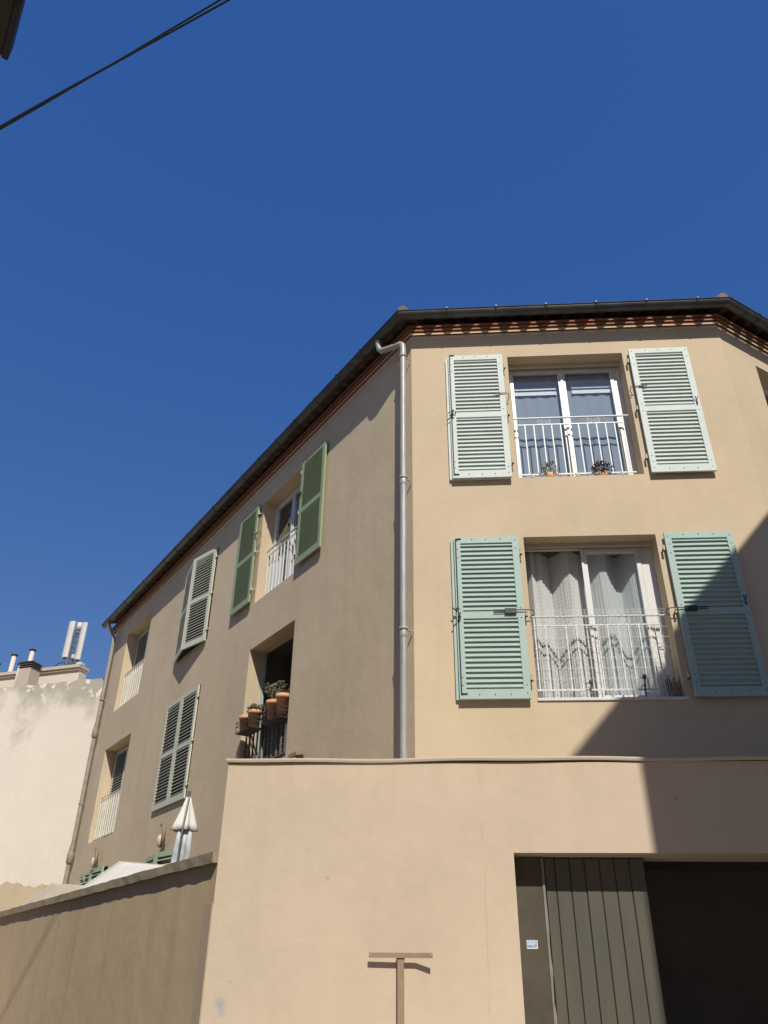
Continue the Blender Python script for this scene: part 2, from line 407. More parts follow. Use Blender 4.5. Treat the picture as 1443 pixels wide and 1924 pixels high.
# rooms behind the openings (floors, partitions) so the glass looks into something
mb = MB()
def room(F, w, dep=2.4):
    a, b, c, d = w; a -= .5; b += .5; c -= .1; d += .25
    P = F.p; o0 = -.345
    mb.quad(P(a, -dep, c), P(b, -dep, c), P(b, -dep, d), P(a, -dep, d))
    mb.quad(P(a, o0, c), P(a, -dep, c), P(a, -dep, d), P(a, o0, d))
    mb.quad(P(b, o0, c), P(b, -dep, c), P(b, -dep, d), P(b, o0, d))
    mb.quad(P(a, o0, d), P(b, o0, d), P(b, -dep, d), P(a, -dep, d))
    mb.quad(P(a, o0, c), P(b, o0, c), P(b, -dep, c), P(a, -dep, c))
room(FA, W_A_LOW); room(FA, W_A_UP); room(FB, W_B_POT, 2.0); room(FB, W_B_GREEN, 2.0); room(FC, W_C_UP, 2.0)
for w_ in (W_B_MIDUP, W_B_MIDLO, W_B_GMID, W_B_GFAR, W_B_FARUP, W_B_FARLO): room(FB, w_, .9)
mb.build('interior', M['room'], house)

# ------------------------------------------------------------------ eaves
path = [FB.p(LB+.25, 0, 0), V((KX, YA, 0)), V((RX, YA, 0)), FC.p(LC, 0, 0)]
nrm = [nB, V((0,-1,0)), nC]
mit = [nB]
for i in (0, 1):
    b = (nrm[i]+nrm[i+1]); mit.append(b/(b.dot(nrm[i])))
mit.append(nC)
def ep(i, o, z): return path[i]+mit[i]*o+UP*z
def sweep(mb, prof, mi=0, closed=True, smooth=False, ends=True, mis=None):
    n = len(prof)
    for i in range(3):
        vs = [ep(i, o, z) for o, z in prof]+[ep(i+1, o, z) for o, z in prof]
        for k in range(n if closed else n-1):
            a, b = k, (k+1) % n
            mb.add([vs[a], vs[b], vs[b+n], vs[a+n]], [(0,1,2,3)], mis[k] if mis else mi, smooth)
    if ends and closed:
        mb.add([ep(0, o, z) for o, z in prof], [tuple(range(n))], mi); mb.add([ep(3, o, z) for o, z in prof], [tuple(range(n))[::-1]], mi)
eav = None
mb = MB()
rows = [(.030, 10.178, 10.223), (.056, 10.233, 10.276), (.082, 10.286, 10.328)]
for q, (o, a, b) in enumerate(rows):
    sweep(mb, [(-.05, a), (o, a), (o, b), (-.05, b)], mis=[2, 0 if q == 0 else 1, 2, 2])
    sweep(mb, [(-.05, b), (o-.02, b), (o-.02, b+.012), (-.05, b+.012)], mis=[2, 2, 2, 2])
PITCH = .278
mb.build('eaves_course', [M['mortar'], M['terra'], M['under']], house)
# roof sheet with canal tile waves
roofmb = MB()
SL = math.tan(R(17))
def sheet_pt(i, u, o, lift):
    P0 = ep(i, o, 0); P1 = ep(i+1, o, 0)
    s = u*(path[i+1]-path[i]).length
    base = (10.446 if i else 10.40)+(.25-o)*SL
    amp = .05 if i else .022
    return P0.lerp(P1, u)+UP*(base+amp*math.cos(2*math.pi*s/PITCH)+lift)
for i in range(3):
    Ls = (path[i+1]-path[i]).length; cnt = int(round(Ls/PITCH*10)); cols = [.25, .0, -.6, -1.6]
    for th_ in (0,):
        vs = []
        for lift in (-.009, .009):
            for o in cols:
                for k in range(cnt+1): vs.append(sheet_pt(i, k/cnt, o, lift))
        W = cnt+1; nc = len(cols); fs = []; rm_ = []
        for l in (0, 1):
            for c_ in range(nc-1):
                for k in range(cnt):
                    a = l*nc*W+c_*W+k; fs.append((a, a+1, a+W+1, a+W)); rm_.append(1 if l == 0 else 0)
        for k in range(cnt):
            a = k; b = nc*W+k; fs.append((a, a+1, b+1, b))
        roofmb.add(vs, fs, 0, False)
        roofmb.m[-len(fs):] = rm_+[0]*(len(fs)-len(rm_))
# flat closing planes above
for i in range(3):
    a, b = ep(i, -1.6, 10.432+1.85*SL), ep(i+1, -1.6, 10.432+1.85*SL)
    c = V((2.0, 16.0, 12.2))
    roofmb.add([a, b, c], [(0,1,2)])
roofmb.add([ep(3, -1.6, 10.999), Cbk+UP*10.5, V((2,16,12.2))], [(0,1,2)])
roofmb.add([Cbk+UP*10.5, Bbk+UP*10.5, V((2,16,12.2))], [(0,1,2)])
roofmb.add([Bbk+UP*10.5, ep(0, -1.6, 10.999), V((2,16,12.2))], [(0,1,2)])
roof = roofmb.build('roof', [M['tileold'], M['under']], house)
# hip tiles, lumpy with mortar
for i in (1, 2):
    mb = MB()
    for k in range(4):
        o = .27-k*.36
        P0 = ep(i, o, 10.465+(.25-o)*SL); P1 = ep(i, o-.40, 10.475+(.25-o+.40)*SL)
        d = (P1-P0).normalized(); x = d.cross(UP).normalized(); y = x.cross(d)
        vs = []
        for P, r_ in ((P0, .085), (P1, .07)):
            for q in range(9):
                a = math.pi*q/8; vs.append(P+x*(r_*math.cos(a))+y*(r_*math.sin(a)))
        fs = [(q, q+1, q+10, q+9) for q in range(8)]+[tuple(range(9))]
        mb.add(vs, fs, 0)
    mb.build('hip_tile', M['tileold'], roof)
# gutter: half round channel
GO, GZ, GR = .302, 10.35, .082
mb = MB()
prof = [(GO+GR*math.cos(a), GZ+GR*math.sin(a)) for a in [math.pi+math.pi*k/12 for k in range(13)]]
prof += [(GO+(GR-.006)*math.cos(a), GZ+(GR-.006)*math.sin(a)) for a in [2*math.pi-math.pi*k/12 for k in range(13)]]
sweep(mb, prof, smooth=True)
sweep(mb, [(GO-GR, GZ-.004), (GO-GR+.005, GZ-.004), (GO-GR+.005, GZ+.022), (GO-GR, GZ+.022)])
# rolled front bead
bead = [(GO+GR+.004+.009*math.cos(a), GZ+.002+.009*math.sin(a)) for a in [2*math.pi*k/8 for k in range(8)]]
sweep(mb, bead, smooth=True)
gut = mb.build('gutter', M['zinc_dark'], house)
mb = MB()
P = ep(0, GO, GZ)
mb.add([P]+[P+nB*(GR*math.cos(a))+UP*(GR*math.sin(a)) for a in [math.pi+math.pi*k/12 for k in range(13)]], [tuple(range(14))])
mb.build('end_cap', M['zinc_dark'], gut)
M['zinc_strap'] = paint('zinc_strap', (.075, .08, .08), .5, .2, 5, .05, metal=.4)
for i in range(3):
    seg = path[i+1]-path[i]; Ls = seg.length; n_ = nrm[i]; t_ = seg.normalized()
    s = .55
    while s < Ls-.3:
        mb = MB(); c = path[i]+t_*s+n_*GO+UP*GZ; vs = []
        for q in range(13):
            a = math.pi+math.pi*q/12
            for dt in (-.012, .012): vs.append(c+t_*dt+n_*((GR+.005)*math.cos(a))+UP*((GR+.005)*math.sin(a)))
        mb.add(vs, [(2*q, 2*q+1, 2*q+3, 2*q+2) for q in range(12)], 0, True)
        c2 = c+n_*(GR+.005)
        mb.box(c2-t_*.012-n_*.004, t_*.024, n_*.022, UP*.022)
        mb.build('bracket', M['zinc_strap'], gut, solid=.004)
        s += .74

# ------------------------------------------------------------------ downpipes
def downpipe(pts, r, clamps, mat, F, sockets=()):
    mb = MB(); mb.tube(pts, r, 16)
    for (c, rr, h) in sockets:
        mb.lathe(c, [(r, 0), (rr, .02), (rr, h*.55), (r+.002, h)], 16)
    o = mb.build('downpipe', mat, house)
    for c in clamps:
        m2 = MB(); m2.lathe(V(c)-UP*.018, [(r+.001, 0), (r+.010, 0), (r+.013, .018), (r+.010, .036), (r+.001, .036)], 16)
        m2.box(V(c)-F.n*.13-F.t*.008-UP*.012, F.n*.09, F.t*.016, UP*.024)
        m2.build('pipe_clamp', mat, o)
    return o
P1 = FB.p(.09, .10, 9.86)
pts = [FB.p(.47, .30, 10.28), FB.p(.46, .30, 10.20), FB.p(.445, .29, 10.10), FB.p(.41, .27, 10.03), FB.p(.34, .24, 10.0), FB.p(.20, .16, 9.98), FB.p(.13, .12, 9.965), FB.p(.10, .105, 9.93), FB.p(.09, .10, 9.86)]
pts += [FB.p(.09, .10, z) for z in (9.6, 8, 6, 4, 2.98)]
pts = [q+(FB.n*.05-FB.t*.085)*min(1, max(0, (k-2)/4)) for k, q in enumerate(pts)]
downpipe(pts, .047, [FB.p(.005, .15, z) for z in (9.70, 7.52, 5.32)], M['zinc'], FB,
         sockets=[(FB.p(.005, .15, 7.40), .054, .10), (FB.p(.005, .15, 5.20), .054, .10)])
s2 = 14.12
pts = [FB.p(14.3, .30, 10.29), FB.p(14.3, .29, 10.2), FB.p(14.27, .24, 10.08), FB.p(14.2, .17, 9.92), FB.p(s2, .13, 9.8), FB.p(s2, .12, 9.6)]
pts += [FB.p(s2+.03, .12, z) for z in (8.0, 7.3)]+[FB.p(s2+.09, .11, z) for z in (6.9, 5.6, 4.25)]+[FB.p(s2+.15, .11, z) for z in (3.9, 2.5, .9)]
downpipe(pts, .052, [FB.p(s2+.02, .12, 8.05), FB.p(s2+.10, .11, 5.4)], M['zinc_old'], FB,
         sockets=[(FB.p(s2+.055, .12, 7.05), .075, .36), (FB.p(s2+.12, .11, 4.02), .082, .42)])

# ------------------------------------------------------------------ shutters
def shutter(O, u, n, w, h, mat, parent=house, nsl=(15, 14), bolts=True, hinge_at=None, th=.034, name='shutter', mid=.47, stile=.082, slat_t=.009, back=False):
    """leaf: O = lower corner on the leaf's back face, u across, n outwards"""
    O = V(O); u = V(u).normalized(); n = V(n).normalized()
    mb = MB()
    bx = lambda a, b, c, d, o0=0, o1=None: mb.box(O+u*a+n*o0+UP*c, u*(b-a), n*((th if o1 is None else o1)-o0), UP*(d-c))
    rt, rb, rm = .085, .115, .09
    zm = h*mid
    bx(0, stile, 0, h); bx(w-stile, w, 0, h)
    bx(stile, w-stile, 0, rb, .001, th-.001); bx(stile, w-stile, h-rt, h, .001, th-.001); bx(stile, w-stile, zm, zm+rm, .001, th-.001)
    for (a, b, cnt) in ((zm+rm, h-rt, nsl[0]), (rb, zm, nsl[1])):
        p = (b-a)/cnt
        back_ = back
        for k in range(cnt):
            zt = a+(k+1)*p-.004
            # slat: upper edge inside, lower edge outside
            x0, x1 = stile-.004, w-stile+.004
            A0 = O+u*x0; B0 = O+u*(x1-x0)
            bk, front = (.012 if back_ else .003), th-.002; q_ = random.uniform(-.0007, .0007)
            lo = zt-p*.62
            j = random.uniform(-.0012, .0012)
            dr_ = p*(.34 if back_ else .24)
            vs = [A0+n*bk+UP*(lo+dr_+slat_t+j), A0+n*front+UP*(lo+slat_t+.003+j), A0+n*front+UP*(lo+j), A0+n*bk+UP*(lo+dr_+j)]
            mb.prism(vs, u*(x1-x0)+UP*q_)
    if back: bx(stile, w-stile, .04, h-.04, -.002, .0115)
    if bolts:
        m2 = mb
        pts = [(stile*.5, h*f) for f in (.03, .075, .12, .47, .53, .86, .92, .975)]+[(w-stile*.5, h*f) for f in (.03, .075, .47, .53, .92, .975)]
        pts += [(w*f, h-.035) for f in (.28, .5, .72)]+[(w*f, .05) for f in (.28, .5, .72)]
        for a, b in pts:
            m2.lathe(O+u*a+n*(th-.001)+UP*b, [(.0075, 0), (.0075, .003), (0, .005)], 8, mi=1, axis=n)
    sh = mb.build(name, [mat, M['iron']], parent)
    if hinge_at is not None:
        x = hinge_at
        for zz in (.12, .5, .9):
            m2 = MB(); c = O+u*x+n*(th*.6)+UP*(h*zz)
            m2.tube([c-UP*.035, c+UP*.035], .014, 8); m2.box(c-n*.07-u*.008-UP*.008, n*.06, u*.016, UP*.016)
            m2.tube([c-UP*.05, c-UP*.036], .016, 8, mi=1)
            m2.build('hinge', [M['hinge'], M['iron']], sh)
    return sh
def espagnolette(sh, F, s, o, z, d, mat=None, big=False):
    """window-shutter tie bar and hook"""
    mb = MB(); k = 1 if d > 0 else -1
    a = F.p(s, o, z)
    if big:
        mb.fbox(F, s-.03*1, s+.11, o+.004, o+.03, z-.035, z+.03) if k > 0 else mb.fbox(F, s-.11, s+.03, o+.004, o+.03, z-.035, z+.03)
        mb.tube([F.p(s-k*.16, o+.02, z+.012), F.p(s+k*.26, o+.02, z+.008), F.p(s+k*.32, o+.005, z), F.p(s+k*.33, o-.04, z-.03), F.p(s+k*.28, o-.08, z-.05)], .006, 6)
        mb.tube([F.p(s-k*.17, o+.02, z-.012), F.p(s+k*.02, o+.02, z-.012)], .005, 6)
    else:
        mb.tube([F.p(s-k*.08, o+.012, z), F.p(s+k*.10, o+.012, z), F.p(s+k*.15, o+.005, z-.01), F.p(s+k*.16, o-.02, z-.06), F.p(s+k*.13, o-.05, z-.11)], .006, 6)
        mb.fbox(F, s-.035, s+.035, o+.002, o+.016, z-.014, z+.012)
    return mb.build('hook', mat or M['iron'], sh)
def keeper(sh, F, s, o, z):
    mb = MB()
    for k in (-1, 1): mb.tube([F.p(s, o, z-.06), F.p(s+k*.004, o+.02, z-.02), F.p(s+k*.02, o+.03, z+.03)], .006, 6)
    mb.tube([F.p(s, o, z-.06), F.p(s, o+.02, z-.09)], .01, 6)
    mb.build('keeper', M['iron'], sh)

# facade A, lower window
shL = shutter(FA.p(.262, .05, 4.442), FA.t, FA.n, .825, 2.135, M['sh_sage'], hinge_at=.85, nsl=(15, 14), back=True)
shutter(FA.p(.222, .008, 4.445), FA.t, FA.n, .825, 2.12, M['sh_sage'], bolts=False)
shR = shutter(FA.p(2.935, .045, 4.447), FA.t, FA.n, .85, 2.14, M['sh_sage'], hinge_at=-.03, nsl=(15, 14), back=True)
tag(shL, 'sage green louvred shutter left of the lower window'); tag(shR, 'sage green louvred shutter half in shadow')
espagnolette(shL, FA, .88, .086, 5.53, 1, big=True); espagnolette(shR, FA, 3.12, .08, 5.53, -1, big=True)
keeper(shR, FA, 3.74, .08, 5.66)
# facade A, upper window
shL = shutter(FA.p(.285, .05, 7.50), FA.t, FA.n, .80, 2.18, M['sh_pale'], hinge_at=.825, back=True)
shutter(FA.p(.245, .008, 7.50), FA.t, FA.n, .80, 2.16, M['sh_pale'], bolts=False)
shR = shutter(FA.p(2.94, .045, 7.515), FA.t, FA.n, .85, 2.18, M['sh_pale'], hinge_at=-.03, back=True)
tag(shL, 'pale weathered shutter left of the upper window'); tag(shR, 'pale weathered shutter right of the upper window')
espagnolette(shL, FA, .98, .086, 8.93, 1); espagnolette(shR, FA, 3.02, .08, 8.98, -1); keeper(shR, FA, 3.74, .08, 8.72)
# long bolt rods on the left leaves' outer edges
for z0, z1, x in ((4.5, 6.55, .285), (7.55, 9.68, .305)):
    mb = MB(); mb.tube([FA.p(x, .092, z0), FA.p(x, .092, z1)], .008, 6)
    for zz in (z0, z1): mb.tube([FA.p(x, .092, zz), FA.p(x+.07, .092, zz+.004)], .007, 6)
    zc = (z0+z1)/2-.03
    for q in range(7):
        c = FA.p(x+random.uniform(-.03, .07), .10, zc+random.uniform(-.06, .06)); mb.tube([c, c+V((random.uniform(-.05, .05), -.02, random.uniform(-.05, .05)))], .008, 6)
    mb.build('shutter_bolt', M['iron'], house)
# facade B, green pair
g1 = shutter(FB.p(2.43, .05, 7.56), FB.t, FB.n, .83, 2.08, M['sh_green'], hinge_at=.86, nsl=(20, 19), bolts=False, slat_t=.008, back=True)
g2 = shutter(FB.p(5.03, .05, 7.56), FB.t, FB.n, .83, 2.08, M['sh_green'], hinge_at=-.03, nsl=(20, 19), bolts=False, slat_t=.008, back=True)
tag(g1, 'green shutter right of the window'); tag(g2, 'green shutter left of the window')
espagnolette(g2, FB, 4.98, .09, 8.95, -1); espagnolette(g1, FB, 3.22, .09, 8.95, 1)
# facade B, tented pair upper middle
def tented(z0, h, s0, s1, sm, e, mat, nsl=(15, 14)):
    a = FB.p(s0, .03, z0); b = FB.p(s1, .03, z0); m_ = FB.p(sm, e, z0)
    u = (m_-a); n = u.normalized().cross(UP); n = n if n.dot(FB.n) > 0 else -n
    r = shutter(a-n*.0, u, n, u.length, h, mat, nsl=nsl, bolts=False, hinge_at=-.02)
    m2 = m_+FB.t*.012
    u = (m2-b); n = u.normalized().cross(UP); n = n if n.dot(FB.n) > 0 else -n
    l = shutter(b-n*.0, u, n, u.length, h, mat, nsl=nsl, bolts=False, hinge_at=-.02)
    return l, r
tented(7.50, 2.12, 7.13, 8.83, 7.93, .20, M['sh_grey'])
# facade B, closed pair lower middle
for s0 in (7.13, 7.985):
    shutter(FB.p(s0, .015, 4.46), FB.t, FB.n, .845, 2.12, M['sh_grey'], bolts=False, nsl=(14, 14), hinge_at=(-.02 if s0 < 7.5 else .865))
# ground floor shutters
l, r = tented(1.12, 2.48, 7.1, 8.7, 7.85, .14, M['sh_lightgreen'], (12, 12))
for s0 in (11.4, 12.28):
    shutter(FB.p(s0, .05, 1.12), FB.t, FB.n, .86, 2.60, M['sh_lightgreen'], bolts=False, nsl=(12, 12))
# recessed shutters of the far openings
for (w, z) in ((W_B_FARUP, 0), (W_B_FARLO, 0)):
    a, b, c, d = w; wd = (b-a-.06)/2
    for k in (0, 1):
        shutter(FB.p(a+.03+k*wd, -.31, c+.02), FB.t, FB.n, wd-.008, d-c-.05, M['sh_grey'], bolts=False, nsl=(14, 14))

# ------------------------------------------------------------------ windows
def window(F, w, dep=-.25, leaves=2, jl=.055, jr=.055, head=.07, st=.058, open_left=False, name='window', left_leaf=True):
    a, b, c, d = w
    mb = MB(); o0, o1 = dep-.05, dep
    mb.fbox(F, a, a+jl, o0, o1, c, d); mb.fbox(F, b-jr, b, o0, o1, c, d)
    mb.fbox(F, a+jl, b-jr, o0, o1, d-head, d); mb.fbox(F, a+jl, b-jr, o0, o1, c, c+.045)
    wf = mb.build(name, M['pvc'], house, bevel=.004)
    x0, x1 = a+jl, b-jr; mid = (x0+x1)/2
    for k in range(2):
        if k == 0 and open_left: continue
        s0, s1 = (x0+.003, mid) if k == 0 else (mid+.002, x1-.003)
        z0, z1 = c+.048, d-head-.003
        q0, q1 = dep-.045, dep+.012
        m2 = MB()
        m2.fbox(F, s0, s0+st, q0, q1, z0, z1); m2.fbox(F, s1-st, s1, q0, q1, z0, z1)
        m2.fbox(F, s0+st, s1-st, q0+.001, q1-.001, z0, z0+st+.02); m2.fbox(F, s0+st, s1-st, q0+.001, q1-.001, z1-st, z1)
        if k == 1: m2.fbox(F, s0-.018, s0+.016, q1+.001, q1+.014, z0, z1)
        sash = m2.build('sash', M['pvc'], wf, bevel=.003)
        m3 = MB(); oo = (q0+q1)/2
        m3.quad(F.p(s0+st-.005, oo, z0+st), F.p(s1-st+.005, oo, z0+st), F.p(s1-st+.005, oo, z1-st+.005), F.p(s0+st-.005, oo, z1-st+.005))
        m3.build('pane', M['glass'], wf)
    return wf
wA1 = window(FA, W_A_UP, -.285, jl=.04, jr=.10, head=.05, st=.052)
wA2 = window(FA, W_A_LOW, -.28, jl=.02, jr=.16, head=.05, open_left=True)
# plaster head rebate / box above both windows
for F, w in ((FA, W_A_UP), (FA, W_A_LOW)):
    mb = MB(); a, b, c, d = w
    mb.fbox(F, a+.001, b-.001, -.235, -.19, d-.05, d-.001); mb.build('window_head', M['coping'], house)
mb = MB(); a, b, c, d = W_A_LOW
mb.fbox(FA, a-.004, b+.04, -.27, .02, c-.022, c+.012); mb.build('sill', M['pvc'], house, bevel=.004)
window(FB, W_B_GREEN, -.25, jl=.07, jr=.07)
for w_ in (W_B_MIDUP, W_B_MIDLO, W_B_GMID, W_B_GFAR): window(FB, w_, -.25)
for w_ in (W_B_MIDUP, W_B_MIDLO, W_B_GMID, W_B_GFAR):
    mb = MB(); mb.fbox(FB, w_[0]+.004, w_[1]-.004, -.045, -.03, w_[2]+.004, w_[3]-.004); mb.build('added_dark_panel', M['dark'], house)  # dark panel added behind the slats to hide sunlit reveals
window(FC, W_C_UP, -.25)
window(FC, W_C_LOW, -.25)
# pot window: pale blue-green frame edge, door open inwards
mb = MB(); a, b, c, d = W_B_POT
mb.fbox(FB, b-.03, b, -.33, -.28, c, d)
mb.build('window_frame', M['sh_sage'], house)

# ------------------------------------------------------------------ balcony railings
def spiral(mb, F, c_s, o, zc, r, sgn, th=.005):
    pts = []
    for k in range(26):
        t = k/25; an = R(90)+sgn*t*R(560); rr = r*(1-t*.78)
        pts.append(F.p(c_s+sgn*r*.95+0*rr+rr*math.cos(an), o, zc+rr*math.sin(an)))
    mb.tube(pts, th, 5)
def railing(F, s0, s1, o, zb, zt, bars, mat, scrolls=(), r=.0075, gap=.115, ext=(None, None), flat=False, name='balcony_railing'):
    mb = MB(); h0 = ext[0] if ext[0] is not None else s0; h1 = ext[1] if ext[1] is not None else s1
    mb.fbox(F, h0, h1, o-.015, o+.015, zt-.012, zt)
    mb.fbox(F, s0, s1, o-.008, o+.008, zt-gap-.016, zt-gap)
    mb.fbox(F, s0-.02, s1+.05, o-.008, o+.008, zb, zb+.018)
    for k in range(bars):
        s = s0+.01+(s1-s0-.02)*k/(bars-1)
        top = zt-.012 if k in (0, bars-1) else zt-gap-.016
        if flat: mb.fbox(F, s-.014, s+.014, o-.004, o+.004, zb+.018, top)
        else: mb.fbox(F, s-r, s+r, o-r, o+r, zb+.018, top)
    o_ = mb.build(name, mat, house)
    for s in scrolls:
        m2 = MB(); zc = zt-gap*.58
        pts = []
        for sg in (-1, 1):
            pp = []
            for k in range(26):
                t = k/25; an = R(90)-sg*t*R(480)
                rr = .050*(1-t*.72)
                cx = s+sg*.046
                pp.append(F.p(cx-0*sg+sg*0+rr*math.cos(an)*1.0, o, zc+rr*math.sin(an)-.004))
            m2.tube(pp, .0048, 5)
        m2.build('scroll', mat, o_)
    return o_
railing(FA, 1.215, 2.755, -.15, 7.66, 8.648, 13, M['white'], scrolls=(1.63, 2.33), ext=(1.17, 2.86))
railing(FA, 1.215, 2.755, -.15, 4.60, 5.552, 13, M['white'], scrolls=(1.61, 2.31), ext=(1.167, 2.85))
railing(FB, 3.40, 4.90, -.16, 7.66, 8.63, 12, M['white'], scrolls=(3.8, 4.5), ext=(3.36, 4.94), r=.010)
railing(FB, 11.3, 13.17, -.12, 7.60, 8.53, 12, M['railcream'], r=.016, gap=.05)
railing(FB, 11.34, 13.26, -.12, 4.46, 5.42, 12, M['railcream'], r=.016, gap=.06)
railing(FB, 3.30, 4.90, -.08, 4.55, 5.40, 12, M['railgrey'], r=.011, ext=(3.26, 4.94))

# ------------------------------------------------------------------ curtains (lower window) and blind (upper window)
def curtain(name, F, pts, z0, z1, mat, label, top=None):
    """pts: list of (s, o) along the curtain; gentle secondary waves added"""
    me = D.meshes.new(name); vs = []; fs = []; uv = []
    fine = []
    for i in range(len(pts)-1):
        for k in range(8):
            t = k/8; fine.append((pts[i][0]*(1-t)+pts[i+1][0]*t, pts[i][1]*(1-t)+pts[i+1][1]*t))
    fine.append(pts[-1]); n = len(fine); rows_ = 14
    O = F.p(pts[0][0], pts[0][1], z0)
    for j in range(rows_+1):
        zz = z0+(z1-z0)*j/rows_
        for i, (s, o) in enumerate(fine):
            ww = .006*math.sin(i*1.9+j*.35)
            vs.append(tuple(F.p(s+ww*.5, o+ww, zz)-O)); uv.append((i/8., j/rows_))
    for j in range(rows_):
        for i in range(n-1):
            a = j*n+i; fs.append((a, a+1, a+n+1, a+n))
    me.from_pydata(vs, [], fs); ul = me.uv_layers.new(name='UVMap')
    for p in me.polygons:
        p.use_smooth = False
        for li in p.loop_indices: ul.data[li].uv = uv[me.loops[li].vertex_index]
    me.materials.append(mat); ob = D.objects.new(name, me); col.objects.link(ob); ob.location = O
    tag(ob, label, 'curtain', 'net curtains of the lower window')
    return ob
curtain('net_curtain', FA, [(1.17, -.54), (1.28, -.36), (1.34, -.43), (1.40, -.41), (1.48, -.49), (1.55, -.56), (1.61, -.50), (1.70, -.40), (1.77, -.355), (1.84, -.40), (1.92, -.47), (2.05, -.52)], 4.50, 6.58, M['net'],
        'lace net curtain in the left half of the lower window, horizontally banded')
curtain('net_curtain', FA, [(1.96, -.56), (2.08, -.42), (2.16, -.345), (2.24, -.345), (2.30, -.44), (2.38, -.54), (2.45, -.55), (2.56, -.40), (2.63, -.34), (2.68, -.37), (2.76, -.42)], 4.52, 6.56, M['net2'],
        'plain net curtain behind the right pane of the lower window')
mb = MB()
a, b, c, d = W_A_UP
n_ = 40
for k in range(n_):
    s0 = a+.06+(b-a-.16)*k/n_; s1 = a+.06+(b-a-.16)*(k+1)/n_
    f = lambda q: -.372+.006*math.sin(q*1.3)
    mb.add([FA.p(s0, f(k), c+.05), FA.p(s1, f(k+1), c+.05), FA.p(s1, f(k+1), d-.06), FA.p(s0, f(k), d-.06)], [(0,1,2,3)], 0, True)
o = mb.build('window_blind', M['blind']); tag(o, 'blue-grey sheer blind hanging behind the upper corner window', 'blind')
o['category'] = 'blind'
for s0, s1, zz in ((1.25, 1.90, 9.32), (2.13, 2.72, 9.33)):
    mb = MB()
    mb.fbox(FA, s0, s1, -.352, -.342, zz, zz+.035); mb.fbox(FA, s0, s1, -.352, -.342, zz-.10, zz-.035)
    mb.build('blind_slat', M['blindwhite'], o)
# draped white fabric behind railing of the green-shuttered window
curt = MB()
for k in range(24):
    f = lambda q: (-.21+.025*math.sin(q*1.1), )
    s0 = 4.30+.58*k/24; s1 = 4.30+.58*(k+1)/24
    curt.add([FB.p(s0, f(k)[0], 7.6), FB.p(s1, f(k+1)[0], 7.6), FB.p(s1, f(k+1)[0], 8.42-.15*abs(math.sin(k+1))), FB.p(s0, f(k)[0], 8.42-.15*abs(math.sin(k)))], [(0,1,2,3)], 0, True)
o = curt.build('cloth', netmat('white_cloth', (.8, .8, .78), .8)); tag(o, 'white cloth tucked behind the railing between the green shutters', 'cloth')

# wire netting tied to the lower railing
mb = MB()
z0, z1 = 4.48, 5.62
ns = 22
for k in range(ns+1):
    s = 1.18+(2.83-1.18)*k/ns
    pts = [FA.p(s+random.uniform(-.004, .004), -.125, z0+(z1-z0)*q/8) for q in range(9)]
    mb.tube(pts, .0024, 4, cap=False)
zz = z0
lev = [z0+.13*k for k in range(8)]+[5.55, 5.585, 5.62]
for zz in lev:
    pts = []
    for k in range(ns*3+1):
        s = 1.18+(2.83-1.18)*k/(ns*3)
        pts.append(FA.p(s, -.122, zz+(.010 if k % 3 == 0 else -.006)+random.uniform(-.002, .002)))
    mb.tube(pts, .0024, 4, cap=False)
o = mb.build('wire_netting', M['wire']); tag(o, 'white wire netting stretched over the railing of the lower corner window', 'netting')

# ------------------------------------------------------------------ plants and things on sills
def leafcloud(mb, c, rx, ry, rz, n, size, mi=0, seed=1, fleshy=False):
    rnd = random.Random(seed); c = V(c)
    for k in range(n):
        while True:
            q = V((rnd.uniform(-1,1), rnd.uniform(-1,1), rnd.uniform(-1,1)))
            if .25 < q.length < 1: break
        p = c+V((q.x*rx, q.y*ry, q.z*rz))
        d = (q+V((rnd.uniform(-.6,.6), rnd.uniform(-.6,.6), rnd.uniform(0,.8)))).normalized()
        x = d.cross(V((rnd.uniform(-1,1), rnd.uniform(-1,1), rnd.uniform(-1,1)))).normalized(); s = size*rnd.uniform(.6, 1.3)
        w = s*(.42 if fleshy else .28)
        y = d.cross(x)*s*.12
        mb.add([p, p+d*s*.5+x*w+y, p+d*s, p+d*s*.5-x*w+y], [(0,1,2,3)], mi)
def plant(kind, c, parent, seed):
    c = V(c); rnd = random.Random(seed)
    if kind == 'bush':
        mb = MB()
        for k in range(13):
            a = rnd.uniform(0, 6.28); tip = c+V((math.cos(a)*rnd.uniform(.04, .16), math.sin(a)*rnd.uniform(.04, .12), rnd.uniform(.12, .33)))
            mid = c.lerp(tip, .5)+V((rnd.uniform(-.03,.03), rnd.uniform(-.02,.02), .01))
            mb.tube([c+V((rnd.uniform(-.03,.03), rnd.uniform(-.03,.03), -.02)), mid, tip], .005, 5, mi=1)
            leafcloud(mb, tip, .045, .045, .04, 26, .04, 0, seed*31+k, True)
        mb.build('foliage', [M['leaf'], M['stem']], parent)
    elif kind == 'low':
        mb = MB(); leafcloud(mb, c+UP*.05, .11, .10, .07, 160, .045, 0, seed, True); mb.build('foliage', [M['leaf']], parent)
    elif kind == 'sprig':
        mb = MB()
        for k in range(14):
            a = rnd.uniform(0, 6.28); tip = c+V((math.cos(a)*.10, math.sin(a)*.08, rnd.uniform(.06, .14)))
            mb.tube([c, tip], .003, 4, mi=0); leafcloud(mb, tip, .02, .02, .03, 8, .03, 0, seed*17+k)
        mb.build('foliage', [M['leaf']], parent)
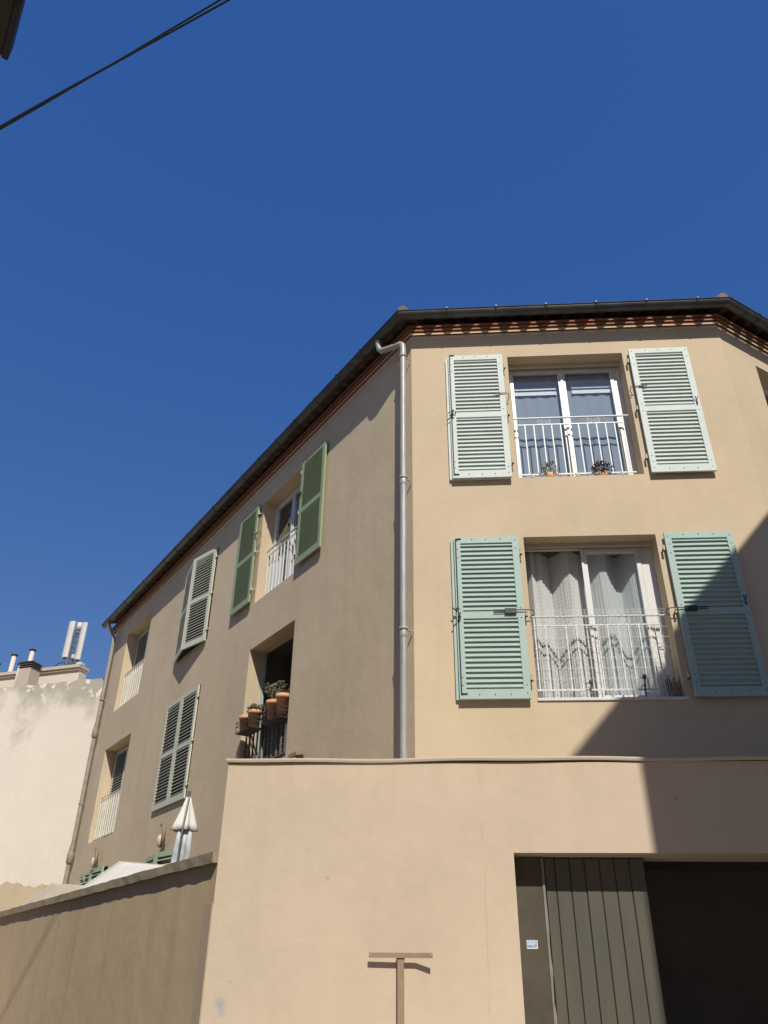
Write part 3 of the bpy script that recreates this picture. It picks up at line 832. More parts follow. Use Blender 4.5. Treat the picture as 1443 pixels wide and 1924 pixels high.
def flowerpot(F, s, o, z, h, rt, kind, label, seed, lean=0, mat=None):
    c = F.p(s, o, z)
    t = thing('flower_pot', c, label, 'flower pot', 'clay pots hung on the small balcony')
    mb = MB()
    rb = rt*.72
    mb.lathe(c, [(0, 0), (rb, 0), (rt*.93, h*.80), (rt*.95, h*.80), (rt*1.02, h*.82), (rt*1.05, h*.90), (rt*1.04, h), (rt*.92, h), (rt*.88, h*.86)], 24)
    mb.build('pot', mat or M['pot'], t)
    mb = MB(); mb.lathe(c+UP*h*.86, [(rt*.89, 0), (rt*.5, .01), (0, .015)], 20); mb.build('soil', M['soil'], t)
    if kind: plant(kind, c+UP*h*.88, t, seed)
    return t
potdefs = [(4.57, .10, 5.065, .265, .112, None, 'leftmost empty clay pot in the rack on the small balcony'),
           (4.29, .08, 5.09, .27, .112, 'low', 'dusty clay pot with low trailing leaves, second from the left on the balcony'),
           (3.80, .0, 5.13, .28, .114, 'bush', 'clay pot holding the tall bushy succulent'),
           (3.50, -.02, 5.13, .31, .118, 'sprig', 'large upright clay pot with thin sprigs beside the right window edge')]
for k, (s, o, z, h, rt, kd, lb) in enumerate(potdefs):
    flowerpot(FB, s, o, z, h, rt, kd, lb, 11+k)
# dark clay pot standing behind between them
mb = MB(); c = FB.p(4.02, -.02, 5.10); t = thing('flower_pot', c, 'dark reddish pot in the shade between the clay pots', 'flower pot', 'clay pots hung on the small balcony')
mb.lathe(c, [(0,0), (.07,0), (.095,.2), (.10,.25), (.085,.25)], 20); mb.build('pot', paint('dark_clay', (.20, .08, .05), .85, .2, 12, .1), t)
plant('low', c+UP*.22, t, 41)
# wire racks carrying the pots
for k, (sa, sb, o) in enumerate(((4.14, 4.70, .09), (3.38, 3.94, -.01))):
    c = FB.p((sa+sb)/2, o, 5.0)
    t = thing('pot_rack', c, 'dark wire pot rack hooked over the balcony rail under the %s pair of clay pots' % ('left' if k == 0 else 'right'), 'pot rack', 'pot racks on the balcony')
    mb = MB()
    r_ = .118
    for zz in (5.065, 5.17, 5.23):
        rr = r_ if zz > 5.1 else .12
        mb.tube([FB.p(sa, o-rr, zz), FB.p(sa, o+rr, zz), FB.p(sb, o+rr, zz), FB.p(sb, o-rr, zz), FB.p(sa, o-rr, zz)], .0055, 5)
    for s in (sa, (sa+sb)/2, sb):
        mb.tube([FB.p(s, o+r_, 5.23), FB.p(s, o+.11, 5.06), FB.p(s, o-.10, 5.06), FB.p(s, -.06, 5.42), FB.p(s, -.10, 5.40)], .0055, 5)
    mb.build('basket', M['iron'], t)
    mb = MB(); mb.fbox(FB, sa, sb, o-.11, o+.11, 5.052, 5.060); mb.build('tray', M['iron'], t)
# netting and hanging leaves below pots
mb = MB()
for k in range(15):
    s = 3.29+1.6*k/14; mb.tube([FB.p(s, -.095, 4.5), FB.p(s, -.095, 5.3)], .002, 4, cap=False)
for k in range(9):
    z = 4.52+.095*k; mb.tube([FB.p(3.29, -.095, z), FB.p(4.9, -.095, z)], .002, 4, cap=False)
o = mb.build('wire_netting', M['wire']); tag(o, 'thin wire netting on the dark railing below the clay pots', 'netting')

# upper window: small plants and white balls on the sill
def sillplant(s, o, z, mat, n, rx, rz, label, seed):
    c = FA.p(s, o, z); t = thing('sill_plant', c, label, 'plant')
    mb = MB(); mb.lathe(c, [(0,0), (.05,0), (.065,.08), (.055,.08)], 14); mb.build('pot', M['pot'], t)
    mb = MB(); leafcloud(mb, c+UP*(.1+rz*.5), rx, .07, rz, n*2, .045, 0, seed); mb.build('foliage', mat, t)
sillplant(1.62, -.07, 7.535, M['leafdry'], 60, .11, .12, 'small yellowing spiky plant behind the railing foot of the upper window', 5)
sillplant(2.33, -.07, 7.535, M['leafpurple'], 110, .13, .10, 'dark bushy plant behind the railing foot of the upper window', 6)
for k, s in enumerate((1.37, 1.97, 2.58)):
    mb = MB(); c = FA.p(s, -.02, 7.545); mb.lathe(c, [(0, 0), (.018, .003), (.026, .02), (.026, .03), (.018, .046), (0, .052)], 12)
    mb.lathe(c-UP*.01, [(.03,0),(.03,.012),(0,.012)], 12)
    o = mb.build('garden_light', M['pvc']); tag(o, 'small white globe light on the upper sill, %s' % ('left of the yellow plant', 'between the two plants', 'right of the dark plant')[k], 'light', 'white globe lights on the upper sill')
# lower window: dark ornaments at sill
def ornament(s, label, seed, tall=.22):
    rnd = random.Random(seed); c = FA.p(s, -.09, 4.468); mb = MB()
    mb.tube([c, c+UP*tall*.6, c+UP*tall+V((.02, 0, 0))], .009, 6)
    mb.lathe(c, [(0,0), (.035,0), (.03,.02), (.008,.03)], 12)
    for k in range(5):
        a = rnd.uniform(0, 6.28); q = c+UP*tall*rnd.uniform(.3, 1)
        pts = [q+V((math.cos(a)*t*.05*math.cos(t*3), -.01, .05*t*math.sin(t*3+a))) for t in [x/6 for x in range(7)]]
        mb.tube(pts, .006, 5)
    mb.lathe(c+UP*(tall-.01)+V((.015,0,0)), [(0,0), (.022,.01), (.026,.03), (.012,.055), (0,.06)], 10)
    o = mb.build('ornament', M['leafpurple']); tag(o, label, 'ornament')
ornament(1.80, 'dark twisted garden ornament behind the netting, left of the window post', 3, .20)
ornament(2.43, 'dark garden ornament on the lower sill in the shadow, right half', 4, .26)
mb = MB()
for k in range(9):
    s = 2.70+.017*k; mb.tube([FA.p(s, -.10, 4.47), FA.p(s-.02+.004*k, -.10, 4.66+.10*random.random())], .0055, 5)
o = mb.build('bundle_of_sticks', M['iron']); tag(o, 'bundle of dark sticks leaning in the right corner of the lower sill', 'sticks')

# ------------------------------------------------------------------ wall lamps on facade B, ground floor
for k, (s, z) in enumerate(((7.90, 3.90), (12.1, 3.93))):
    c = FB.p(s, 0, z)
    t = thing('wall_lamp', c, 'brown crescent wall lamp above the %s green ground-floor shutters' % ('nearer' if k == 0 else 'farther'), 'lamp', 'crescent lamps above the patio')
    mb = MB(); pts = []; rad = []
    for q in range(15):
        a = R(-75)+R(185)*q/14
        pts.append(c+FB.n*.11-FB.t*(.17*math.cos(a))+UP*(.20*math.sin(a))); rad.append(.012+.030*math.sin(math.pi*(q+.5)/15.))
    mb.tube(pts, .03, 8, radii=rad); mb.build('crescent', paint('lamp_brown', (.25, .18, .11), .6, .1, 8, 0), t)
    mb = MB(); mb.lathe(c+FB.n*.11-UP*.20, [(0,0), (.03,.02), (.055,.08), (.06,.14), (.04,.21), (0,.23)], 16)
    mb.fbox(FB, s-.03, s+.03, 0, .10, z-.14, z-.06); mb.build('globe', paint('lamp_globe', (.55, .45, .31), .4, .05, 8, 0), t)
c = FB.p(2.76, 0, 4.31); t = thing('floodlight', c, 'small brown floodlight on the house wall just above the garage coping', 'floodlight')
mb = MB(); mb.fbox(FB, 2.72, 2.80, 0, .06, 4.20, 4.36); mb.build('bracket', M['rust'], t)
mb = MB(); P = FB.p(2.58, .02, 4.36)
mb.box(P+FB.t*.06, FB.t*.24, FB.n*.12-UP*.03, UP*.05); mb.build('housing', M['rust'], t)

# ------------------------------------------------------------------ garage block in front
gar = thing('garage', (GX, YG, 0), 'flat-topped beige garage block with a wide dark doorway, in front of the house', 'garage')
GT = 3.20
mb = MB(); GO_ = (.573, 3.6, .0, 2.50)
wall_mesh(mb, FG, GX, 6.4, 0, GT, [(.573, 3.6, 0.0, 2.50)], depth=.5)
mb.quad(V((GX, YG, 0)), V((GX, 11.0, 0)), V((GX, 11.0, GT)), V((GX, YG, GT)))
mb.quad(V((GX, YG, GT)), V((6.4, YG, GT)), V((6.4, YG+.2, GT)), V((GX, YG+.2, GT)))
mb.quad(V((GX+.01, YG+.2, 2.95)), V((6.4, YG+.2, 2.95)), V((6.4, 9.08, 2.95)), V((GX+.01, 9.08, 2.95)))
mb.quad(V((GX+.01, YG+.2, 2.95)), V((6.4, YG+.2, 2.95)), V((6.4, YG+.2, GT)), V((GX+.01, YG+.2, GT)))
mb.build('wall', M['garage'], gar)
# slightly wavy coping strip
mb = MB(); n_ = 60; vs = []
prof = [(.020, -.014), (.025, .0), (.025, .010), (.018, .016), (-.22, .016), (-.22, -.012), (0.0, -.012), (.0, -.014)]
xs = [GX-.02+(6.42-GX)*k/n_ for k in range(n_+1)]
for k, x in enumerate(xs):
    dz = .006*math.sin(x*2.1)+.004*math.sin(x*5.3+1)
    for o, z in prof: vs.append(FG.p(x, o+.004*math.sin(x*3.3), GT+.022+z+dz))
m_ = len(prof)
fs = [(k*m_+q, k*m_+(q+1) % m_, (k+1)*m_+(q+1) % m_, (k+1)*m_+q) for k in range(n_) for q in range(m_)]
fs += [tuple(range(m_)), tuple(range(n_*m_, n_*m_+m_))[::-1]]
mb.add(vs, fs, 0); mb.build('coping', M['coping'], gar)
# door: panel with sticker, worn post, grooved planks
mb = MB(); mb.fbox(FG, .574, .800, -.30, -.215, 0, 2.499); mb.build('side_panel', M['doorpanel'], gar)
mb = MB(); vs = []
for k in range(26):
    z = 2.485*k/25; j = .004*math.sin(k*1.9)+.003*math.sin(k*4.1)
    vs += [FG.p(.802, -.30, z), FG.p(.802, -.205, z), FG.p(.822+j, -.205, z), FG.p(.822+j, -.30, z)]
fs = [(k*4+q, k*4+(q+1) % 4, k*4+4+(q+1) % 4, k*4+4+q) for k in range(25) for q in range(4)]+[(0,1,2,3), (100,101,102,103)]
mb.add(vs, fs); mb.build('door_post', M['doorpost'], gar)
dr = MB()
x = .830; w = .1188; k = 0
while x < 1.60:
    wd = .085 if k == 0 else w
    x1 = x+wd
    o = -.245+random.uniform(-.002, .002)
    vs = [FG.p(x+.001, o-.035, 0), FG.p(x+.001, o-.012, 0), FG.p(x+.006, o, 0), FG.p(x1-.006, o-.002, 0), FG.p(x1-.001, o-.010, 0), FG.p(x1-.001, o-.035, 0)]
    dr.prism(vs, UP*2.49); x = x1; k += 1
dr.fbox(FG, .828, x-.004, -.31, -.281, 0, 2.495, 1)
door = dr.build('garage_door', [M['door'], M['iron']], gar)
mb = MB()   # dark garage inside
y0_, y1_ = YG+.5, 9.0
P_ = lambda x, y, z: V((x, y, z))
mb.quad(P_(.58, y1_, 0), P_(3.6, y1_, 0), P_(3.6, y1_, 2.62), P_(.58, y1_, 2.62)); mb.quad(P_(.58, y0_, 0), P_(.58, y1_, 0), P_(.58, y1_, 2.62), P_(.58, y0_, 2.62))
mb.quad(P_(3.61, y0_, 0), P_(3.61, y1_, 0), P_(3.61, y1_, 2.62), P_(3.61, y0_, 2.62)); mb.quad(P_(.58, y0_, 2.62), P_(3.6, y0_, 2.62), P_(3.6, y1_, 2.62), P_(.58, y1_, 2.62))
mb.quad(P_(.58, y0_, 2.5), P_(3.6, y0_, 2.5), P_(3.6, y0_, 2.62), P_(.58, y0_, 2.62))
mb.quad(P_(.58, y0_, .01), P_(3.6, y0_, .01), P_(3.6, y1_, .01), P_(.58, y1_, .01))
mb.build('interior', paint('garage_inside', (.17, .16, .14), .9, .15, 2, .1), gar)
# sticker
st = MB(); st.fbox(FG, .642, .727, -.2148, -.213, 1.843, 1.903); stk = st.build('sticker', M['tee_blue'], gar)
st = MB(); st.fbox(FG, .642, .727, -.2129, -.2124, 1.843, 1.848)
st.fbox(FG, .722, .727, -.2129, -.2124, 1.848, 1.903)
for (a, b, z0, z1) in ((.650, .700, 1.868, 1.872), (.652, .712, 1.877, 1.880)): st.fbox(FG, a, b, -.2129, -.2124, z0, z1)
st.build('border', M['tee_white'], stk)
st = MB()
for (a, b, z0) in ((.648, .690, 1.856), (.694, .716, 1.860), (.650, .680, 1.863)): st.fbox(FG, a, b, -.2129, -.2124, z0, z0+.0035)
st.build('small_print', M['tee_dark'], stk)
cu = D.curves.new('sticker_text', 'FONT'); cu.body = 'A.2.8 1K'; cu.size = .0235; cu.extrude = .0003; cu.offset = .0006
cu.materials.append(M['tee_white']); tmp = D.objects.new('lettering_curve', cu); col.objects.link(tmp)
bpy.context.view_layer.update()
lm = D.meshes.new_from_object(tmp.evaluated_get(bpy.context.evaluated_depsgraph_get())); D.objects.remove(tmp)
to = D.objects.new('lettering', lm); col.objects.link(to)
to.rotation_euler = (R(90), 0, 0); to.parent = stk
loc = V(stk.location); q = stk.parent
while q is not None: loc += V(q.location); q = q.parent
to.location = FG.p(.645, -.2120, 1.886)-loc; to.scale = (.78, 1, 1)

# ------------------------------------------------------------------ steel T post
t = thing('steel_post', (-.32, 6.66, 0), 'brown steel T-shaped post with a bent cross bar standing in front of the garage wall', 'post')
mb = MB(); c = -.319; yp = YG-.032
mb.box(V((c-.024, yp-.024, 0)), V((.048, 0, 0)), V((0, .048, 0)), UP*1.775); mb.build('upright', M['rust'], t, bevel=.003)
mb = MB()
zb = 1.783
pl = [(-.555, yp-.028+.004), (-.345, yp-.028), (-.20, yp-.028), (-.08, yp-.062)]
for i in range(3):
    (x0, y0), (x1, y1) = pl[i], pl[i+1]
    mb.box(V((x0, y0, zb-.017)), V((x1-x0, y1-y0, 0)), V((0, -.006, 0)), UP*.034)
mb.box(V((c-.03, yp-.03, 1.772)), V((.06, 0, 0)), V((0, .06, 0)), UP*.008)
mb.build('cross_bar', M['rust'], t)
mb = MB()
for x, y in ((-.543, yp-.031), (-.093, yp-.065)): mb.lathe(V((x, y, zb)), [(.006, 0), (.006, .002), (0, .002)], 10, axis=V((0,-1,0)))
mb.build('bolt_holes', M['coping'], t)

# ------------------------------------------------------------------ patio wall
pw = thing('patio_wall', (GX, YG, 0), 'stained brown concrete wall with a dark coping running left from the garage', 'wall')
mb = MB(); mb.fbox(FW, 0.0, 20, -.2, 0, 0, 2.425); mb.build('wall', M['concrete'], pw)
mb = MB(); vs = []; n_ = 120
rnd = random.Random(3)
for k in range(n_+1):
    s = 0.0+20*k/n_; j = lambda a: rnd.uniform(-a, a)
    for o, z in ((-.25, 2.42), (.05+j(.004), 2.42+j(.004)), (.052+j(.004), 2.50+j(.004)), (-.25, 2.508+j(.003))): vs.append(FW.p(s, o, z))
fs = [(k*4+q, k*4+(q+1) % 4, k*4+4+(q+1) % 4, k*4+4+q) for k in range(n_) for q in range(4)]+[(0,1,2,3), (n_*4, n_*4+1, n_*4+2, n_*4+3)]
mb.add(vs, fs); mb.build('coping', M['coping_dirty'], pw)
mb = MB(); mb.fbox(FW, .0, .155, 0.0, .012, 0, 2.13); mb.build('render_patch', plaster('lighter_patch', (.47, .365, .25), streak=.4), pw)

# ------------------------------------------------------------------ patio furniture: parasols
def shade_sail(A, Dp, Mp, Cp, mat, label):
    A, Dp, Mp, Cp = V(A), V(Dp), V(Mp), V(Cp)
    t = thing('shade_sail', (A.x, A.y, .9), label, 'shade sail', 'shade sails over the patio')
    mb = MB(); n = 10; vs = []; fs = []
    for i in range(n+1):
        for j in range(n+1):
            u, v = i/n, j/n
            p = (Dp*(1-u)+Mp*u)*(1-v)+(A*(1-u)+Cp*u)*v
            vs.append(p-UP*(.05*math.sin(math.pi*u)*math.sin(math.pi*v)*(1-v)))
    for i in range(n):
        for j in range(n): a = i*(n+1)+j; fs.append((a, a+1, a+n+2, a+n+1))
    mb.add(vs, fs, 0, True); sa = mb.build('cloth', mat, t, solid=.008)
    mb = MB(); mb.tube([vs[j] for j in range(n+1)]+[vs[i*(n+1)+n] for i in range(1, n+1)], .009, 6); mb.build('hem', M['canvas'], sa)
    mb = MB(); mb.tube([V((A.x, A.y+.03, .92)), V((A.x, A.y+.03, A.z-.03))], .022, 8); mb.build('pole', M['pole'], t)
    for q in (Dp, Cp):
        mb = MB(); mb.tube([q-UP*.01, V((q.x, q.y, .92))], .012, 6); mb.build('pole', M['pole'], t)
shade_sail((-4.461, 11.677, 3.02), (-5.268, 11.911, 2.548), (-3.45, 9.62, 2.50), (-2.99, 9.844, 2.739), M['canvas'], 'white shade sail, brightly lit, rising just above the patio wall coping')
shade_sail((-6.653, 14.551, 3.013), (-7.637, 14.999, 2.505), (-5.75, 12.75, 2.47), (-5.185, 13.198, 2.836), M['canvas2'], 'beige shade sail with a pale hem behind the white one, near the cream building')
def polar(az, Ld, z): return V((math.cos(R(az))*Ld, math.sin(R(az))*Ld, z))
# furled two-tier parasol
c = polar(107.15, 10.0, .9); top = 3.50
t = thing('furled_parasol', c, 'closed pale parasol with a flared top tier and grey pole behind the patio wall', 'parasol')
def folded(mb, rings, folds, seed, wob=.5, cx=c):
    n = folds*6; vs = []; fs = []
    for (z, r, d, dx) in rings:
        for k in range(n):
            a = 2*math.pi*k/n; rr = r*(1+d*math.sin(folds*a+seed)+.3*d*math.sin((folds-2)*a+1.7*seed))
            vs.append(V((cx.x+dx+rr*math.cos(a), cx.y+rr*math.sin(a), z)))
    for i in range(len(rings)-1):
        for k in range(n):
            a = i*n+k; b = i*n+(k+1) % n; fs.append((a, b, b+n, a+n))
    mb.add(vs, fs, 0, True)
mb = MB(); folded(mb, [(3.46, .022, .1, 0), (3.38, .045, .15, 0), (3.27, .075, .2, 0), (3.16, .105, .25, -.005), (3.09, .125, .28, -.01)], 5, 1.0)
mb.build('top_tier', M['canvas'], t, solid=.006)
mb = MB(); folded(mb, [(3.20, .07, .15, .01), (2.9, .09, .18, 0), (2.5, .105, .2, -.01), (2.1, .12, .22, -.01), (1.6, .10, .2, 0), (1.4, .05, .1, 0)], 6, 2.3)
mb.build('folded_canopy', M['canvasgrey'], t, solid=.006)
mb = MB(); q = c+V((.015, -.19, 0)); 
mb.tube([V((c.x, c.y, .92)), V((c.x, c.y, 3.53))], .02, 8)
mb.tube([V((q.x-.02, q.y+.03, 1.9)), V((q.x+.01, q.y+.02, 3.0)), V((c.x+.02, c.y-.05, 3.46))], .011, 8); mb.build('pole', M['pole'], t)
mb = MB(); mb.lathe(V((c.x, c.y, .90)), [(0,0), (.25,0), (.25,.05), (.05,.08), (0,.08)], 20); mb.build('base', M['pole'], t)

# ------------------------------------------------------------------ low garden wall closing the patio
a0 = polar(122, 22.3, 0); a1 = polar(113.3, 21.6, 0); dd = (a1-a0); nn_ = V((dd.y, -dd.x, 0)).normalized()
mb = MB(); vs = []; n_ = 220; rnd = random.Random(9)
for k in range(n_+1):
    P = a0.lerp(a1, k/n_); zt = 1.6+.0855*22.0+rnd.uniform(-.022, .012)+.035*math.sin(k*.11)+.02*math.sin(k*.37+1)
    for oo, z in ((0, 0), (0, zt), (-.25, zt), (-.25, 0)): vs.append(P+nn_*oo+UP*z)
fs = [(k*4+q, k*4+(q+1) % 4, k*4+4+(q+1) % 4, k*4+4+q) for k in range(n_) for q in range(4)]+[(0,1,2,3)[::-1], (n_*4, n_*4+1, n_*4+2, n_*4+3)]
mb.add(vs, fs); o = mb.build('garden_wall', M['lowwall']); tag(o, 'old beige wall with a ragged top at the foot of the tall cream building', 'wall')

# ------------------------------------------------------------------ cream building at the back
dcr = V((math.cos(R(166)), math.sin(R(166)), 0)); P0 = polar(114.1, 23.6, 0)
FCR = Frame(P0+dcr*(-4.0), dcr, V((0,0,1)).cross(dcr)*1.0)
if FCR.n.y > 0: FCR.n = -FCR.n
cb = thing('cream_building', tuple(P0), 'tall cream building with peeling stained blank wall at the left, behind the patio', 'building')
CT = 9.13
mb = MB(); vs = []; n_ = 90; rnd = random.Random(5)
for k in range(n_+1):
    s = 22*k/n_; zt = CT+rnd.uniform(-.035, .02)
    for oo, z in ((0, 0), (0, zt), (-.4, zt), (-.4, 0)): vs.append(FCR.p(s, oo, z))
fs = [(k*4+q, k*4+(q+1) % 4, k*4+4+(q+1) % 4, k*4+4+q) for k in range(n_) for q in range(4)]+[(0,1,2,3), (n_*4, n_*4+1, n_*4+2, n_*4+3)]
mb.add(vs, fs)
mb.fbox(FCR, 0.01, 22, -9, -.41, 0, 8.6)
mb.build('wall', M['cream'], cb)
def ons(az, o):     # s on frame FCR at depth o hit by azimuth az
    d = polar(az, 1, 0); k = (FCR.O-V((0,0,0))+FCR.n*o).dot(FCR.n)/d.dot(FCR.n); P = d*k
    return (P-FCR.O).dot(FCR.t), k
sR, dR = ons(115.72, -1.6)
ZP = 1.6+.331*dR
mb = MB(); mb.fbox(FCR, sR, 22, -1.95, -1.6, 7.5, ZP-.17); 
par = mb.build('parapet', M['cream_plain'], cb)
mb = MB(); mb.fbox(FCR, sR-.02, 22, -1.97, -1.53, ZP-.165, ZP-.10); mb.fbox(FCR, sR-.04, 22, -2.0, -1.48, ZP-.098, ZP); mb.build('cornice', M['coping'], par)
# chimney stack with slotted cap
sC, dC = ons(118.94, -.9)
zc = 1.6+.3165*dC*1.015
mb = MB(); hw = .22
mb.add([FCR.p(sC-.28, -.7, 8.9), FCR.p(sC+.28, -.7, 8.9), FCR.p(sC+.28, -1.2, 8.9), FCR.p(sC-.28, -1.2, 8.9), FCR.p(sC-hw, -.72, zc-.12), FCR.p(sC+hw, -.72, zc-.12), FCR.p(sC+hw, -1.15, zc-.12), FCR.p(sC-hw, -1.15, zc-.12)],
       [(0,3,2,1),(4,5,6,7),(0,1,5,4),(1,2,6,5),(2,3,7,6),(3,0,4,7)])
ch = mb.build('chimney', M['chimney'], cb)
mb = MB()
for k in range(3): mb.fbox(FCR, sC-hw-.03, sC+hw+.03, -1.18, -.69, zc-.10+k*.075, zc-.065+k*.075)
for a in (-hw, hw-.05):
    mb.fbox(FCR, sC+a, sC+a+.05, -1.12, -.75, zc-.12, zc+.05)
mb.build('chimney_cap', M['soffit'], ch)
# flue pipes: (azimuth, tan el of the top, height, depth)
for az, te, h, dp in ((120.05, .3325, .95, -1.9), (119.0, .342, 1.05, -2.1), (119.5, .3225, .6, -1.5), (120.95, .319, .5, -1.9)):
    s, d = ons(az, dp); zt = 1.6+te*d
    mb = MB(); mb.lathe(FCR.p(s, dp, zt-h-.3), [(.075, 0), (.075, h+.25), (.06, h+.25)], 14); f = mb.build('flue', M['cream_plain'], cb)
    mb = MB(); mb.lathe(FCR.p(s, dp, zt-.03), [(.03, -.04), (.11, -.02), (.125, .0), (.09, .025), (0, .045)], 14); mb.build('flue_cap', M['soffit'], f)

# ------------------------------------------------------------------ mobile phone mast on the roof
sM, dM = ons(116.35, -2.2); base = FCR.p(sM, -2.2, ZP-.02)
mast = thing('phone_mast', tuple(base), 'roof-top mobile phone mast with two long white panel antennas on a lattice', 'antenna mast')
zt_ = 1.6+.373*dM
mb = MB(); w = .11
pp = [V((w, w, 0)), V((-w, w, 0)), V((-w, -w, 0)), V((w, -w, 0))]
for q in pp: mb.tube([base+q, V((base.x, base.y, zt_))+q], .014, 5)
nz = 8; H = zt_-base.z
for k in range(nz):
    for i in range(4):
        a = base+pp[i]+UP*(H*k/nz); b = base+pp[(i+1) % 4]+UP*(H*(k+1)/nz); mb.tube([a, b], .009, 4); mb.tube([base+pp[i]+UP*(H*k/nz), base+pp[(i+1) % 4]+UP*(H*k/nz)], .009, 4)
mb.build('lattice', M['steel'], mast)
mb = MB(); mb.lathe(V((base.x, base.y, zt_)), [(.05, -.05), (.05, .04), (.10, .04), (.10, .30), (.0, .30)], 12); mb.build('top_unit', M['antenna'], mast)
rt = V((-FCR.t.x, -FCR.t.y, 0))
def antpanel(off, toward, z0, z1, r):
    c0 = base+rt*off+FCR.n*toward
    mb = MB(); vs = []; n = 14
    for z in (z0, z1):
        for k in range(n):
            a = 2*math.pi*k/n; vs.append(V((c0.x, c0.y, z))+rt*(r*math.cos(a))+FCR.n*(r*.62*math.sin(a)))
    fs = [(k, (k+1) % n, n+(k+1) % n, n+k) for k in range(n)]
    mb.add(vs, fs, 0, True); mb.add(vs[n:]+[V((c0.x, c0.y, z1+.04))], [(k, (k+1) % n, n) for k in range(n)], 0, True); mb.add(vs[:n], [tuple(range(n))])
    p_ = mb.build('antenna_panel', M['antenna'], mast, bevel=0)
    m2 = MB()
    for k in range(5): m2.tube([c0+rt*(.03*(k-2))+UP*(z0-c0.z), c0+rt*(.02*(k-2))+UP*(z0-c0.z-.12), V((base.x, base.y, z0-.32))+rt*(.6*off)], .014, 5)
    for zz in (z0+.2, z1-.25): m2.tube([V((c0.x, c0.y, zz)), V((base.x, base.y, zz-.03))], .022, 6)
    m2.build('feeder_cables', M['steel'], mast)
antpanel(-.235, .1, 1.6+.3385*dM, 1.6+.3855*dM, .125)
antpanel(.245, .05, 1.6+.3345*dM, 1.6+.3825*dM, .11)
mb = MB(); mb.fbox(FCR, sM-.15, sM-.06, -2.15, -2.05, 1.6+.336*dM, 1.6+.341*dM); mb.build('radio_unit', M['antenna'], mast)
for k, (q, l) in enumerate(((V((.35, 0, 0)), .6), (V((-.3, 0, 0)), .55), (V((.1, .1, 0)), .6))):
    mb = MB(); mb.tube([base+q*0.6+UP*.0, V((base.x, base.y, base.z+l))], .018, 5); mb.build('strut', M['steel'], mast)
mb = MB(); 
mb.tube([base-rt*.32+UP*.45, base-rt*.55+UP*.42, base-rt*.72+UP*.25, base-rt*.8], .014, 6); mb.build('hanging_cable', M['iron'], mast)
sl, dl = ons(115.8, -1.55)
mb = MB(); mb.fbox(FCR, sl-.05, sl+.14, -1.75, -1.55, ZP+.002, ZP+.09); o = mb.build('roof_lamp', M['antenna']); tag(o, 'small grey lamp box on the corner of the cream parapet', 'lamp')

# ------------------------------------------------------------------ overhead cables
def cable(a, b, sag, label, tw=0, r=.011):
    a = V(a); b = V(b); pts = []
    for k in range(41):
        t = k/40; p = a.lerp(b, t)-UP*(4*sag*t*(1-t)); p += UP*tw*math.sin(t*9.5)+V((0, tw*math.cos(t*9.5), 0)); pts.append(p)
    mb = MB(); mb.tube(pts, r, 6); o = mb.build('overhead_cable', M['cable']); tag(o, label, 'cable', 'cables crossing the sky')
cL = V((-4.27, 4.61, 9)); cR = V((-1.75, 3.56, 9)); dirc = (cR-cL)/ (cR-cL).length
eL = cL-dirc*3.3; eR = cL+dirc*8.35
cable(eL, eR, .06, 'black overhead cable, lower of the three twisted together', .014, .010)
cable(eL+UP*.02, eR+UP*.22+V((0,.03,0)), .09, 'black overhead cable, upper one splitting off towards the top edge', -.012, .009)
cable(eL+UP*.01, eR+UP*.03, .07, 'thin black overhead cable twisted round the thicker ones', .022, .006)

# ------------------------------------------------------------------ neighbouring houses (eave corner seen top left; the right one shades the facade)
nh = thing('neighbour_house', (-4.2, 1, 0), 'house across the lane whose dark roof edge pokes into the top left corner', 'house')
E0 = V((-3.345, 3.42, 0)); te = -tB
FN = Frame(E0, te, nB)      # s from far end back over the lane, n towards the house
mb = MB(); Ln = 6.2
c1 = E0+nB*.62+te*.25; 
mb.box(c1, te*Ln, nB*5.5, UP*8.05); mb.build('wall', M['farwall'], nh)
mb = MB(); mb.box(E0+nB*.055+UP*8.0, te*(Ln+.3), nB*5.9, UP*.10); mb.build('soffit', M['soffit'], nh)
mb = MB(); mb.box(E0+nB*.0+UP*7.985, te*(Ln+.3), nB*.05, UP*.17); mb.build('fascia', paint('dark_fascia', (.03, .033, .045), .6, .2, 5, .05), nh)
mb = MB(); mb.add([E0+UP*8.16, E0+te*(Ln+.3)+UP*8.16, E0+te*(Ln+.3)+nB*5.9+UP*9.8, E0+nB*5.9+UP*9.8, E0+UP*8.12, E0+te*(Ln+.3)+UP*8.12, E0+te*(Ln+.3)+nB*5.9+UP*8.12, E0+nB*5.9+UP*8.12],
    [(0,1,2,3),(4,7,6,5),(0,4,5,1),(1,5,6,2),(2,6,7,3),(3,7,4,0)]); mb.build('roof', M['tileold'], nh)
ch_ = thing('corner_house', (2.946, 1.0, 0), 'tall rendered house on the right of the lane throwing the big shadow', 'house')
d1 = V((.728, 1, 0)).normalized(); d2 = V((d1.y, -d1.x, 0)); CP = V((2.946, 1.0, 0))
mb = MB(); mb.prism([CP, CP+d2*7, CP+d2*7+d1*5.2, CP+d1*5.2], UP*11.73); mb.build('wall', M['farwall'], ch_)
mb = MB(); mb.prism([CP+UP*11.73+V((.0,.0,0)), CP+d2*7+UP*11.73, CP+d2*7+d1*5.2+UP*11.73, CP+d1*5.2+UP*11.73], UP*.06); mb.build('roof', M['tileold'], ch_)
fh = thing('lane_house', (-9, 5, 0), 'plain house farther along the lane that carries the overhead cables', 'house')
mb = MB(); mb.prism([V((-7.25, 4.6, 0)), V((-7.9, 8.2, 0)), V((-13, 8.2, 0)), V((-13, 4.6, 0))], UP*9.4); mb.build('wall', M['farwall'], fh)
